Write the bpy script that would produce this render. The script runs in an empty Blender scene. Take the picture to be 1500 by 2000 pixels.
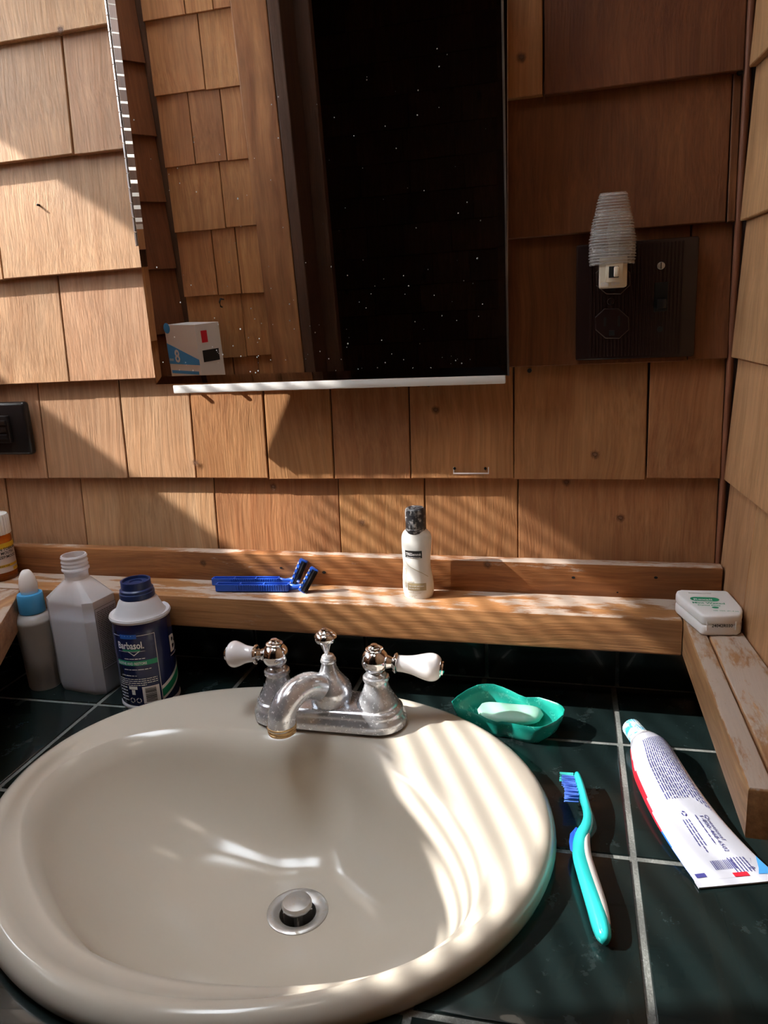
import bpy, bmesh, math, random
import numpy as np
from mathutils import Vector, Matrix
from mathutils.geometry import tessellate_polygon
S = bpy.context.scene
COL = S.collection
PI = math.pi
R = math.radians
rnd = random.Random(7)

# ---------------------------------------------------------------- camera, sky, sun, exposure
F = 1480.0; H = 0.398
_V = np.array([318., 5728., F]); _V /= np.linalg.norm(_V)
_X = np.array([5450., 80., -F]); _X -= _X.dot(_V)*_V; _X /= np.linalg.norm(_X)
_Y = np.cross(_X, _V)
cd = bpy.data.cameras.new('camera'); cam = bpy.data.objects.new('camera', cd); COL.objects.link(cam)
cd.sensor_fit = 'HORIZONTAL'; cd.sensor_width = 36; cd.lens = F/1500*36; cd.clip_start = 0.01; cd.clip_end = 50
cam.matrix_world = Matrix(((_X[0], -_X[1], -_X[2], 0), (_Y[0], -_Y[1], -_Y[2], 0), (-_V[0], _V[1], _V[2], H), (0, 0, 0, 1)))
S.camera = cam
w = bpy.data.worlds.new('sky'); S.world = w; w.use_nodes = True
w.node_tree.nodes['Background'].inputs[0].default_value = (0.86, 0.93, 1.0, 1)
w.node_tree.nodes['Background'].inputs[1].default_value = 18.0
SUN = Vector((1, .25, -.80)).normalized()
sd = bpy.data.lights.new('sun', 'SUN'); sd.energy = 12.5; sd.angle = R(.7); sd.color = (1, .95, .88)
so = bpy.data.objects.new('sun', sd); COL.objects.link(so); so.rotation_euler = SUN.to_track_quat('-Z', 'Y').to_euler()
so.location = (-3, 0, 3)
# weak fill light added under the ceiling to brighten the basin corner
ld = bpy.data.lights.new('fill_light', 'AREA'); ld.shape = 'DISK'; ld.size = .26; ld.energy = .9; ld.color = (1, .88, .74)
lo = bpy.data.objects.new('fill_light', ld); COL.objects.link(lo); lo.location = (-.12, .12, 1.44)
S.view_settings.view_transform = 'Standard'; S.view_settings.look = 'None'; S.view_settings.gamma = 1
S.view_settings.use_curve_mapping = False; S.view_settings.exposure = 0.15
S.cycles.max_bounces = 10; S.cycles.diffuse_bounces = 5; S.cycles.transmission_bounces = 8; S.cycles.transparent_max_bounces = 12
S.cycles.caustics_reflective = False; S.cycles.caustics_refractive = False
S.cycles.sample_clamp_indirect = 6; S.cycles.use_denoising = True

def P(px, py, z=0.0):            # a point on the horizontal plane z, read off the photograph
    c = np.array([px-750, py-1000, F]); r = np.array([c.dot(_X), c.dot(_Y), -c.dot(_V)])
    r = r*((z-H)/r[2]); return Vector((r[0], r[1], r[2]+H))
def W(px, py, y):                # a point on the plane y
    c = np.array([px-750, py-1000, F]); r = np.array([c.dot(_X), c.dot(_Y), -c.dot(_V)])
    r = r*(y/r[1]); return Vector((r[0], r[1], r[2]+H))
def ray(px, py):
    c = np.array([px-750, py-1000, F]); return Vector((c.dot(_X), c.dot(_Y), -c.dot(_V)))
def zat(x, y, py):
    a, b = -.2, .9
    for _ in range(50):
        m = (a+b)/2; q = _X*x + _Y*y - _V*(m-H)
        if 1000+F*q[1]/q[2] > py: a = m
        else: b = m
    return m

# ---------------------------------------------------------------- object helpers
def tag(o, label=None, cat=None, group=None, kind=None):
    if label: o['label'] = label
    if cat: o['category'] = cat
    if group: o['group'] = group
    if kind: o['kind'] = kind
    return o
def thing(name, label, cat, loc=(0, 0, 0), group=None):
    o = bpy.data.objects.new(name, None); COL.objects.link(o); o.location = loc; o.empty_display_size = .02
    return tag(o, label, cat, group)
def worldloc(o):
    v = Vector((0, 0, 0))
    while o: v += o.location; o = o.parent
    return v
def obj(name, bm, m, parent=None, smooth=False, org=None):
    bmesh.ops.recalc_face_normals(bm, faces=bm.faces)
    pw = worldloc(parent) if parent else Vector((0, 0, 0))
    if org is None:
        if len(bm.verts): 
            vs = [v.co for v in bm.verts]
            org = Vector([(min(v[i] for v in vs)+max(v[i] for v in vs))/2 for i in range(3)])
            org.z = min(v.z for v in vs)
        else: org = pw
    org = Vector(org)
    bm.transform(Matrix.Translation(-org))
    me = bpy.data.meshes.new(name); bm.to_mesh(me); bm.free()
    for mm in (m if isinstance(m, (list, tuple)) else [m]): me.materials.append(mm)
    if smooth:
        me.polygons.foreach_set('use_smooth', [True]*len(me.polygons))
        if smooth != 'all':
            me.set_sharp_from_angle(angle=R(smooth if isinstance(smooth, (int, float)) and smooth > 1 else 40))
    o = bpy.data.objects.new(name, me); COL.objects.link(o)
    if parent: o.parent = parent
    o.location = org - pw
    return o
def struct(name, bm, m, **k):
    o = obj(name, bm, m, **k); o['kind'] = 'structure'; return o
def NB(): return bmesh.new()
def box(bm, c, s, rz=0, M=None, bev=0, mi=0):
    r = bmesh.ops.create_cube(bm, size=1)
    vs = r['verts']
    bmesh.ops.scale(bm, vec=s, verts=vs)
    if bev:
        es = list({e for v in vs for e in v.link_edges})
        rr = bmesh.ops.bevel(bm, geom=es, offset=bev, segments=2, profile=.5, affect='EDGES')
        vs = list({v for f in rr['faces'] for v in f.verts} | {v for v in vs if v.is_valid})
    T = (M or Matrix.Identity(4)) @ Matrix.Translation(c) @ Matrix.Rotation(rz, 4, 'Z')
    bmesh.ops.transform(bm, matrix=T, verts=vs)
    if mi:
        for f in {f for v in vs for f in v.link_faces}: f.material_index = mi
    return vs
def loft(bm, rings, cap=(True, True), closed=True, mi=0):
    R_ = [[bm.verts.new(p) for p in r] for r in rings]; n = len(R_[0]); fs = []
    for a, b in zip(R_, R_[1:]):
        for i in range(n if closed else n-1):
            j = (i+1) % n
            fs.append(bm.faces.new((a[i], a[j], b[j], b[i])))
    if cap[0]: fs.append(bm.faces.new(R_[0][::-1]))
    if cap[1]: fs.append(bm.faces.new(R_[-1]))
    for f in fs: f.material_index = mi
    return R_
def frame(d, up=Vector((0, 0, 1))):
    z = Vector(d).normalized(); x = up.cross(z)
    if x.length < 1e-4: x = Vector((1, 0, 0)).cross(z)
    if x.length < 1e-4: x = Vector((0, 1, 0)).cross(z)
    x.normalize(); return Matrix((x, z.cross(x), z)).transposed()
def lathe(bm, prof, c=(0, 0, 0), d=(0, 0, 1), n=32, cap=(True, True), mi=0, sx=1, sy=1):
    A = frame(d) if Vector(d).normalized().z < .9999 else Matrix.Identity(3); c = Vector(c)
    return loft(bm, [[c + A @ Vector((r*sx*math.cos(2*PI*i/n), r*sy*math.sin(2*PI*i/n), z)) for i in range(n)] for r, z in prof], cap, mi=mi)
def tube(bm, pts, rad, n=12, cap=True, up=Vector((0, 0, 1)), sc=(1, 1)):
    pts = [Vector(p) for p in pts]; rs = []
    for i, p in enumerate(pts):
        t = pts[min(i+1, len(pts)-1)] - pts[max(i-1, 0)]; A = frame(t, up)
        r = rad[i] if isinstance(rad, (list, tuple)) else rad
        r = r if isinstance(r, tuple) else (r*sc[0], r*sc[1])
        rs.append([p + A @ Vector((r[0]*math.cos(2*PI*k/n), r[1]*math.sin(2*PI*k/n), 0)) for k in range(n)])
    loft(bm, rs, (cap, cap))
def spline(pts, n):              # Catmull-Rom through tuples of any dimension
    P_ = [np.array(p, float) for p in pts]; P_ = [2*P_[0]-P_[1]] + P_ + [2*P_[-1]-P_[-2]]; out = []
    for i in range(1, len(P_)-2):
        for k in range(n):
            t = k/n; a, b, c, d = P_[i-1:i+3]
            out.append(.5*((2*b)+(-a+c)*t+(2*a-5*b+4*c-d)*t*t+(-a+3*b-3*c+d)*t**3))
    out.append(P_[-2]); return out
def prism(bm, poly, z0, z1, bev=0, mi=0, M=None):
    T = M or Matrix.Identity(4)
    a = [bm.verts.new(T @ Vector((p[0], p[1], z0))) for p in poly]; b = [bm.verts.new(T @ Vector((p[0], p[1], z1))) for p in poly]
    n = len(poly); fs = [bm.faces.new(a[::-1]), bm.faces.new(b)]
    for i in range(n): fs.append(bm.faces.new((a[i], a[(i+1) % n], b[(i+1) % n], b[i])))
    for f in fs: f.material_index = mi
    if bev:
        bmesh.ops.recalc_face_normals(bm, faces=fs)
        es = list({e for f in fs[:2] for e in f.edges})
        bmesh.ops.bevel(bm, geom=es, offset=bev, segments=3, profile=.5, affect='EDGES')
def clip(poly, p, n):            # keep the side of the line where (q-p).n >= 0
    out = []
    for i in range(len(poly)):
        a, b = poly[i], poly[(i+1) % len(poly)]
        da = (a[0]-p[0])*n[0]+(a[1]-p[1])*n[1]; db = (b[0]-p[0])*n[0]+(b[1]-p[1])*n[1]
        if da >= 0: out.append(a)
        if da*db < 0: t = da/(da-db); out.append((a[0]+(b[0]-a[0])*t, a[1]+(b[1]-a[1])*t))
    return out
# lettering: the built-in font turned into a flat mesh, then laid on a surface by fn(u, v) -> point
def text(bm, s, size, fn, align='LEFT', sx=1, bold=0, mi=0, dx=0, dy=0, shear=0):
    cu = bpy.data.curves.new('lettering', 'FONT'); cu.body = s; cu.size = size; cu.align_x = align
    cu.resolution_u = 2; cu.offset = bold; cu.shear = shear
    o = bpy.data.objects.new('lettering', cu); COL.objects.link(o)
    dg = bpy.context.evaluated_depsgraph_get(); me = o.evaluated_get(dg).to_mesh()
    vs = [bm.verts.new(fn(v.co.x*sx+dx, v.co.y+dy)) for v in me.vertices]
    for p in me.polygons:
        try: f = bm.faces.new([vs[i] for i in p.vertices]); f.material_index = mi
        except ValueError: pass
    o.evaluated_get(dg).to_mesh_clear(); bpy.data.objects.remove(o); bpy.data.curves.remove(cu)
def patch(bm, u0, v0, u1, v1, fn, nu=1, nv=1, mi=0):
    g = [[bm.verts.new(fn(u0+(u1-u0)*i/nu, v0+(v1-v0)*j/nv)) for i in range(nu+1)] for j in range(nv+1)]
    for j in range(nv):
        for i in range(nu):
            f = bm.faces.new((g[j][i], g[j][i+1], g[j+1][i+1], g[j+1][i])); f.material_index = mi
def scribble(bm, u0, v0, u1, hgt, fn, mi=0, r=rnd):   # one line of print too small to read: word-length dashes
    u = u0
    while u < u1:
        L = hgt*r.uniform(1.2, 4.5); L = min(L, u1-u)
        patch(bm, u, v0, u+L, v0+hgt*.62, fn, 1, 1, mi); u += L+hgt*.55
def onplane(o, ux, vx, n=(0, 0, 0), e=0):
    o, ux, vx, n = Vector(o), Vector(ux).normalized(), Vector(vx).normalized(), Vector(n)
    return lambda u, v: o + ux*u + vx*v + n*e
def oncyl(c, r, phi, z0, tz=0):
    return lambda u, v: Vector((c[0]+r*math.cos(phi+u/r), c[1]+r*math.sin(phi+u/r), z0+v))

# ---------------------------------------------------------------- materials
def mat(name):
    m = bpy.data.materials.new(name); m.use_nodes = True; nt = m.node_tree
    return m, nt, nt.nodes['Principled BSDF']
def simple(name, c, rough=.5, metal=0, bump=0, bscale=200, trans=0, ior=1.45, coat=0, sss=0, spec=.5, dirt=None, dscale=60, dth=(.52, .68)):
    m, nt, b = mat(name); N = nt.nodes; L = nt.links
    b.inputs['Base Color'].default_value = (*c, 1); b.inputs['Roughness'].default_value = rough
    b.inputs['Metallic'].default_value = metal; b.inputs['IOR'].default_value = ior
    b.inputs['Transmission Weight'].default_value = trans; b.inputs['Coat Weight'].default_value = coat
    b.inputs['Specular IOR Level'].default_value = spec
    if sss: b.inputs['Subsurface Weight'].default_value = sss; b.inputs['Subsurface Radius'].default_value = (.01, .01, .01); b.inputs['Subsurface Scale'].default_value = .5
    tc = N.new('ShaderNodeTexCoord')
    if dirt:
        n = N.new('ShaderNodeTexNoise'); n.inputs['Scale'].default_value = dscale; n.inputs['Detail'].default_value = 8; n.inputs['Roughness'].default_value = .7
        L.new(tc.outputs['Object'], n.inputs['Vector'])
        r = N.new('ShaderNodeMapRange'); r.inputs['From Min'].default_value = dth[0]; r.inputs['From Max'].default_value = dth[1]
        L.new(n.outputs['Fac'], r.inputs['Value'])
        x = N.new('ShaderNodeMix'); x.data_type = 'RGBA'; x.inputs['A'].default_value = (*c, 1); x.inputs['B'].default_value = (*dirt, 1)
        L.new(r.outputs[0], x.inputs['Factor']); L.new(x.outputs['Result'], b.inputs['Base Color'])
        rr = N.new('ShaderNodeMapRange'); rr.inputs['To Min'].default_value = rough; rr.inputs['To Max'].default_value = min(1, rough+.45)
        L.new(r.outputs[0], rr.inputs['Value']); L.new(rr.outputs[0], b.inputs['Roughness'])
        if metal:
            mm = N.new('ShaderNodeMapRange'); mm.inputs['To Min'].default_value = metal; mm.inputs['To Max'].default_value = metal*.25
            L.new(r.outputs[0], mm.inputs['Value']); L.new(mm.outputs[0], b.inputs['Metallic'])
    if bump:
        n = N.new('ShaderNodeTexNoise'); n.inputs['Scale'].default_value = bscale; n.inputs['Detail'].default_value = 4
        L.new(tc.outputs['Object'], n.inputs['Vector'])
        bp = N.new('ShaderNodeBump'); bp.inputs['Strength'].default_value = bump; bp.inputs['Distance'].default_value = .001
        L.new(n.outputs['Fac'], bp.inputs['Height']); L.new(bp.outputs[0], b.inputs['Normal'])
    return m
def sheer(m, a):                 # lets part of the light straight through (thin cloudy plastic)
    nt = m.node_tree; b = nt.nodes['Principled BSDF']; b.inputs['Alpha'].default_value = a; return m
def wood(name, c1, c2, axis='Z', vary=.25, rough=.55, white=0, wth=(.5, .62), knots=True, grain=1.0, bump=.4, dark=None):
    m, nt, b = mat(name); N = nt.nodes; L = nt.links
    def nd(t, **k):
        n = N.new('ShaderNode'+t)
        for a, v in k.items():
            if a in n.inputs: n.inputs[a].default_value = v
            else: setattr(n, a, v)
        return n
    tc = nd('TexCoord'); oi = nd('ObjectInfo')
    off = nd('Vector' + 'Math', operation='SCALE'); L.new(oi.outputs['Location'], off.inputs[0]); off.inputs['Scale'].default_value = 13.7
    rr = nd('VectorMath', operation='ADD'); L.new(tc.outputs['Object'], rr.inputs[0]); L.new(off.outputs[0], rr.inputs[1])
    # slow warp of the grain
    wn = nd('TexNoise', Scale=5.0, Detail=2.0); L.new(rr.outputs[0], wn.inputs['Vector'])
    ws = nd('VectorMath', operation='SCALE'); ws.inputs['Scale'].default_value = .032; L.new(wn.outputs['Color'], ws.inputs[0])
    wa = nd('VectorMath', operation='ADD'); L.new(rr.outputs[0], wa.inputs[0]); L.new(ws.outputs[0], wa.inputs[1])
    def stretched(s, k):
        mp = nd('Mapping'); sc = {'X': (k, s, s), 'Y': (s, k, s), 'Z': (s, s, k)}[axis]
        mp.inputs['Scale'].default_value = sc; L.new(wa.outputs[0], mp.inputs['Vector']); return mp
    m1 = stretched(95*grain, 4); g1 = nd('TexNoise', Scale=1.0, Detail=5.0, Roughness=.6); L.new(m1.outputs[0], g1.inputs['Vector'])
    m2 = stretched(420*grain, 9); g2 = nd('TexNoise', Scale=1.0, Detail=3.0, Roughness=.6); L.new(m2.outputs[0], g2.inputs['Vector'])
    big = nd('TexNoise', Scale=9.0, Detail=3.0); L.new(rr.outputs[0], big.inputs['Vector'])
    r1 = nd('MapRange'); r1.inputs['From Min'].default_value = .3; r1.inputs['From Max'].default_value = .72; L.new(g1.outputs['Fac'], r1.inputs['Value'])
    mx = nd('Mix', data_type='RGBA'); mx.inputs['A'].default_value = (*c1, 1); mx.inputs['B'].default_value = (*c2, 1); L.new(r1.outputs[0], mx.inputs['Factor'])
    col = mx.outputs['Result']
    r2 = nd('MapRange'); r2.inputs['From Min'].default_value = .3; r2.inputs['From Max'].default_value = .7; r2.inputs['To Min'].default_value = .80; r2.inputs['To Max'].default_value = 1.14; L.new(g2.outputs['Fac'], r2.inputs['Value'])
    r3 = nd('MapRange'); r3.inputs['From Min'].default_value = .3; r3.inputs['From Max'].default_value = .7; r3.inputs['To Min'].default_value = .82; r3.inputs['To Max'].default_value = 1.14; L.new(big.outputs['Fac'], r3.inputs['Value'])
    r4 = nd('MapRange'); r4.inputs['To Min'].default_value = 1-vary; r4.inputs['To Max'].default_value = 1+vary*.6; L.new(oi.outputs['Random'], r4.inputs['Value'])
    a = nd('Math', operation='MULTIPLY'); L.new(r2.outputs[0], a.inputs[0]); L.new(r3.outputs[0], a.inputs[1])
    a2 = nd('Math', operation='MULTIPLY'); L.new(a.outputs[0], a2.inputs[0]); L.new(r4.outputs[0], a2.inputs[1])
    sc = nd('VectorMath', operation='SCALE'); L.new(col, sc.inputs[0]); L.new(a2.outputs[0], sc.inputs['Scale']); col = sc.outputs[0]
    # each piece a little redder or yellower
    hs = nd('HueSaturation'); hh = nd('MapRange'); hh.inputs['To Min'].default_value = .495; hh.inputs['To Max'].default_value = .504
    L.new(oi.outputs['Random'], hh.inputs['Value']); L.new(hh.outputs[0], hs.inputs['Hue']); L.new(col, hs.inputs['Color']); col = hs.outputs[0]
    if knots:
        mk = stretched(9, 5); vo = nd('TexVoronoi', Scale=1.0); vo.inputs['Randomness'].default_value = 1; L.new(mk.outputs[0], vo.inputs['Vector'])
        kr = nd('MapRange'); kr.inputs['From Min'].default_value = .04; kr.inputs['From Max'].default_value = .12; kr.inputs['To Min'].default_value = .8; kr.inputs['To Max'].default_value = 0
        L.new(vo.outputs['Distance'], kr.inputs['Value'])
        km = nd('Mix', data_type='RGBA'); L.new(kr.outputs[0], km.inputs['Factor']); L.new(col, km.inputs['A']); km.inputs['B'].default_value = (c2[0]*.35, c2[1]*.28, c2[2]*.25, 1); col = km.outputs['Result']
    if white:
        mw = stretched(38, 9); nw = nd('TexNoise', Scale=1.0, Detail=9.0, Roughness=.72); L.new(mw.outputs[0], nw.inputs['Vector'])
        ge = nd('NewGeometry'); sx = nd('SeparateXYZ'); L.new(ge.outputs['Normal'], sx.inputs[0])
        up = nd('MapRange'); up.inputs['From Min'].default_value = .2; up.inputs['From Max'].default_value = .9; up.inputs['To Min'].default_value = -.09; up.inputs['To Max'].default_value = white; L.new(sx.outputs['Z'], up.inputs['Value'])
        ad = nd('Math', operation='ADD'); L.new(nw.outputs['Fac'], ad.inputs[0]); L.new(up.outputs[0], ad.inputs[1])
        rw = nd('MapRange'); rw.inputs['From Min'].default_value = wth[0]; rw.inputs['From Max'].default_value = wth[1]; rw.inputs['To Max'].default_value = .85; L.new(ad.outputs[0], rw.inputs['Value'])
        wm = nd('Mix', data_type='RGBA'); L.new(rw.outputs[0], wm.inputs['Factor']); L.new(col, wm.inputs['A']); wm.inputs['B'].default_value = (.50, .42, .36, 1); col = wm.outputs['Result']
    L.new(col, b.inputs['Base Color']); b.inputs['Roughness'].default_value = rough; b.inputs['Specular IOR Level'].default_value = .35
    ba = nd('Math', operation='ADD'); L.new(g1.outputs['Fac'], ba.inputs[0]); L.new(g2.outputs['Fac'], ba.inputs[1])
    bp = nd('Bump', Strength=bump, Distance=.0012); L.new(ba.outputs[0], bp.inputs['Height']); L.new(bp.outputs[0], b.inputs['Normal'])
    return m
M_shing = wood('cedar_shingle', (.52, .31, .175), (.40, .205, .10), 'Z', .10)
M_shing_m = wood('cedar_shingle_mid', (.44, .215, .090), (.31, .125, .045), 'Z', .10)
M_shing_d = wood('cedar_shingle_dark', (.19, .068, .024), (.125, .038, .013), 'Z', .16)  # darkest cedar tone; on the window wall's near strip it paints in shade
M_shing_r = wood('cedar_shingle_right', (.50, .275, .135), (.36, .18, .078), 'Z', .15)
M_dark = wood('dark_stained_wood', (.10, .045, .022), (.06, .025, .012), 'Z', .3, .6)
M_casing = wood('fir_casing', (.42, .21, .09), (.20, .075, .03), 'Z', .1, .45, knots=False, grain=.35)
M_trim = wood('worn_trim', (.36, .145, .055), (.17, .058, .02), 'X', .1, .5, white=.06, wth=(.55, .61))
M_ledge = wood('worn_ledge', (.42, .20, .085), (.26, .105, .04), 'X', .1, .5, white=.10, wth=(.56, .62))
M_ledge_y = wood('worn_side_ledge', (.50, .29, .14), (.30, .13, .055), 'Y', .1, .55, white=.09, wth=(.54, .61))
M_bead = wood('corner_bead', (.26, .10, .05), (.20, .075, .038), 'Z', .1, .5, knots=False)
M_tile = simple('dark_green_tile', (.007, .0135, .0135), .22, bump=.25, bscale=25, coat=.3, dirt=(.035, .05, .05), dscale=38, dth=(.60, .82))
M_grout = simple('grey_grout', (.17, .18, .17), .9, bump=.8, bscale=600, dirt=(.30, .31, .30), dscale=500)
M_porc = simple('bone_porcelain', (.565, .515, .44), .14  , coat=.0)
M_chrome = simple('spotted_chrome', (.66, .68, .73), .19, .66, dirt=(.72, .74, .78), dscale=300, dth=(.57, .66))
M_chrome2 = simple('clean_chrome', (.80, .80, .82), .10, 1)
M_brass = simple('worn_brass', (.62, .42, .20), .3, 1, dirt=(.25, .17, .10), dscale=500)
M_steel = simple('dull_steel', (.52, .51, .50), .34, .8, dirt=(.50, .45, .38), dscale=180)
M_white = simple('white_porcelain', (.86, .84, .86), .06, coat=.6)
M_black = simple('black_plastic', (.012, .011, .012), .28)
M_brown = simple('dark_brown_bakelite', (.022, .011, .010), .22)
M_slot = simple('slot_black', (.002, .002, .002), .8)
M_nail = simple('black_nail', (.012, .01, .01), .45, .3)
M_mirror, _nt, _b = mat('mirror_silver'); _b.inputs['Base Color'].default_value = (.66, .65, .63, 1); _b.inputs['Metallic'].default_value = 1; _b.inputs['Roughness'].default_value = .004
M_alu = simple('brushed_aluminium', (.75, .75, .76), .28, 1)
M_wpaint = simple('white_enamel', (.78, .77, .75), .35)
M_spot = simple('water_spot', (.60, .62, .64), .7)
M_plw = simple('white_plastic', (.84, .83, .82), .32, sss=.1)
M_teal = simple('teal_translucent_plastic', (.02, .50, .40), .25, trans=.35, dirt=(.30, .72, .62), dscale=120, dth=(.58, .75))
M_soap = simple('pale_green_soap', (.40, .70, .58), .35, sss=.4, dirt=(.52, .76, .68), dscale=30)
M_tbt = simple('turquoise_brush_plastic', (.03, .56, .56), .2, coat=.3)
M_tbw = simple('white_rubber_grip', (.72, .70, .68), .45)
M_blue = simple('blue_plastic', (.025, .11, .58), .28)
M_bris = simple('blue_bristles', (.10, .22, .78), .5)
M_brisg = simple('green_bristles', (.05, .55, .50), .5)
M_frost = sheer(simple('frosted_plastic', (.86, .88, .93), .25), .55)
M_liq = simple('clear_liquid', (.48, .53, .64), .2)
M_smoke = sheer(simple('cloudy_grey_bottle', (.46, .43, .41), .3), .72)
M_cyan = simple('sky_blue_cap', (.06, .32, .62), .35)
M_navy = simple('navy_can_paint', (.012, .018, .085), .25, coat=.3)
M_navyp = simple('navy_cap_plastic', (.012, .03, .12), .35)
M_grey = simple('pale_grey_plastic', (.60, .60, .64), .35)
M_green = simple('green_print', (.01, .30, .15), .4)
M_ink = simple('dark_blue_ink', (.05, .05, .22), .5)
M_inkk = simple('black_ink', (.02, .02, .02), .5)
M_winkk = simple('white_ink', (.85, .85, .87), .4)
M_amber = simple('amber_plastic', (.75, .20, .02), .12, trans=.75, ior=1.3)
M_label = simple('paper_label', (.72, .66, .64), .6)
M_yellow = simple('yellow_print', (.75, .50, .03), .5)
M_gold = simple('gold_print', (.42, .34, .20), .4)
M_red = simple('red_print', (.70, .02, .04), .35)
M_tblue = simple('blue_print', (.02, .13, .55), .3)
M_tlblue = simple('light_blue_print', (.08, .36, .80), .3)
M_tube = simple('glossy_white_tube', (.60, .62, .72), .2, bump=.12, bscale=40)
M_capd = simple('dusty_black_cap', (.02, .02, .024), .4, dirt=(.45, .44, .44), dscale=150, dth=(.5, .62))
M_sham = simple('pearly_white_bottle', (.78, .78, .75), .28, sss=.1)
M_clear, _nt, _b = mat('clear_ribbed_plastic'); _b.inputs['Base Color'].default_value = (1, .98, .95, 1); _b.inputs['Transmission Weight'].default_value = .92; _b.inputs['Roughness'].default_value = .08; _b.inputs['IOR'].default_value = 1.25; _b.inputs['Transmission Weight'].default_value = .3; _b.inputs['Alpha'].default_value = .35
M_rib = simple('pale_rib', (.75, .72, .68), .2, trans=.5)
M_ivory = simple('ivory_plastic', (.70, .62, .48), .35)
M_blade = simple('razor_steel', (.7, .7, .75), .15, 1)
M_slat = simple('white_blind_slat', (.82, .81, .78), .5)
M_ceil = simple('ceiling_paint', (.55, .48, .40), .8)
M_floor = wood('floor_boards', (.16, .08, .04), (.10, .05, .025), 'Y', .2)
M_cloth = simple('dark_cloth', (.06, .06, .08), .9)
M_towel = simple('grey_towel', (.35, .33, .33), .95, bump=.6, bscale=120)

# ---------------------------------------------------------------- setting
D = .774                                   # face of the back wall at the shingle butts
ZC = [-.01, .108, .228, .343, .4635, .585, .70, .82, .94, 1.06, 1.18, 1.30, 1.42]
def wx(y): return -.80 - .478*(y-.06)      # the window wall, running obliquely
def rx(y): return .124 + .10*(D-y)         # right wall
bm = NB(); box(bm, (-.45, D+.045, .3), (1.6, .06, 2.4)); wb = struct('wall_back', bm, M_dark)
def shingle(parent, org, ux, nrm, u0, u1, z0, z1, th=.008, th2=.0015, m=None, skew0=0, skew1=0, name='shingle'):
    # wedge: butt face proud of the wall, thin top tucked under the next course
    org, ux, nrm = Vector(org), Vector(ux), Vector(nrm); g = .0007
    bm = NB(); j = lambda: rnd.uniform(-.0006, .0006)
    dz = rnd.uniform(-.0012, .0012); dt = rnd.uniform(-.0006, .0006)
    q = []
    for (u, s) in ((u0+g, skew0), (u1-g, skew1)):
        for (z, t, k) in ((z0+dz+j(), th+dt, 0), (z1, th2, 1)):
            for tt in (-.004, t):
                q.append(bm.verts.new(org + ux*(u+s*k+j()) + nrm*tt + Vector((0, 0, z))))
    a0, a1, b0, b1, c0, c1, d0, d1 = q        # a: left bottom, b: left top, c: right bottom, d: right top
    for f in ((a0, a1, b1, b0), (c0, d0, d1, c1), (a1, c1, d1, b1), (a0, b0, d0, c0), (a0, c0, c1, a1), (b0, b1, d1, d0)): bm.faces.new(f)
    es = [e for e in bm.edges if {*e.verts} <= {a1, c1, b1, d1}]
    bmesh.ops.bevel(bm, geom=es, offset=.0008, segments=1, affect='EDGES')
    return obj(name, bm, m or M_shing, parent, smooth=30)
def course(parent, org, ux, nrm, joints, z0, z1, m=None, skews=None, **k):
    for i in range(len(joints)-1):
        mm = m
        if m is None:
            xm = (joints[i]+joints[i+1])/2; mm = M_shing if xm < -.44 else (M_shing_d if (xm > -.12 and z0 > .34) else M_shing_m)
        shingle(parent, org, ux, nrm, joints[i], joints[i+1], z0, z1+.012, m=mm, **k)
wj = lambda lst, py: [W(p, py, D).x for p in lst]
XR = .122
J = {
 0: [-1.02, -.9, -.78, -.66, -.5, -.37, -.2, -.08, .02, XR],
 1: [-1.02, -.90, -.80] + wj([12, 158, 417, 660, 828, 1011], 1000) + [XR],
 2: [-1.02, -.92, -.80] + wj([88, 245, 379, 521, 650, 801, 1003, 1263], 900) + [XR],
 3: [-1.02, -.88] + wj([-60, 133, 400, 620, 860, 1340], 730) + [XR],
}
for i in range(1, len(ZC)-1):
    k = i
    if k in (1, 2, 3): jl = J[k]
    elif k == 4: jl = [-1.02, -.92, -.76] + wj([2, 330, 560, 800], 520) + [W(1426, 300, D).x, XR]
    elif k == 5: jl = [-1.02, -.86, -.72] + wj([141], 280) + [-.42, -.28, W(1061, 170, D).x, XR]
    elif k == 6: jl = [-1.02, -.90, -.78, -.665] + wj([360, 560, 800], 80) + [.11, XR]
    elif k == 7: jl = [-1.02, -.85, -.63, -.47, -.3, -.14, .03, XR]
    else:
        jl = [-1.02]
        while jl[-1] < XR-.2: jl.append(jl[-1]+rnd.uniform(.1, .2))
        jl.append(XR)
    z0 = ZC[k]; z1 = ZC[k+1]
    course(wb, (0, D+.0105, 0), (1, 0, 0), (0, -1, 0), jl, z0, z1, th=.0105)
course(wb, (0, D+.008, 0), (1, 0, 0), (0, -1, 0), [-1.02, -.8, -.64], -.01, .12)
# right wall
RU = Vector((.0995, -.995, 0)).normalized(); RN = Vector((-RU.y*-1, 0, 0))
RN = Vector((-.995, -.0995, 0)).normalized()
bm = NB(); a = Vector((rx(D)+.008, D+.01, 0)); wlen = 2.8
vs = []
prism(bm, [(a.x, a.y), (a.x+RU.x*wlen, a.y+RU.y*wlen), (a.x+RU.x*wlen+.06, a.y+RU.y*wlen), (a.x+.06, a.y)], -.9, 1.5)
wr = struct('wall_right', bm, M_dark)
for k in range(0, len(ZC)-1):
    jl = [rnd.uniform(-.001, .001)]
    if k == 1: jl = [.0, .085]
    while jl[-1] < 1.2: jl.append(jl[-1]+rnd.uniform(.12, .2))
    course(wr, (a.x, a.y-.010, 0), RU, RN, jl, ZC[k], ZC[k+1], m=M_shing_r, skew0=.006 if False else 0)
# corner bead
bm = NB(); tube(bm, [(rx(D)+.0005, D+.003, .0), (rx(D)+.0005, D+.003, 1.5)], .0032, 10); tb = struct('trim_2', bm, M_bead, smooth=40)
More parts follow.
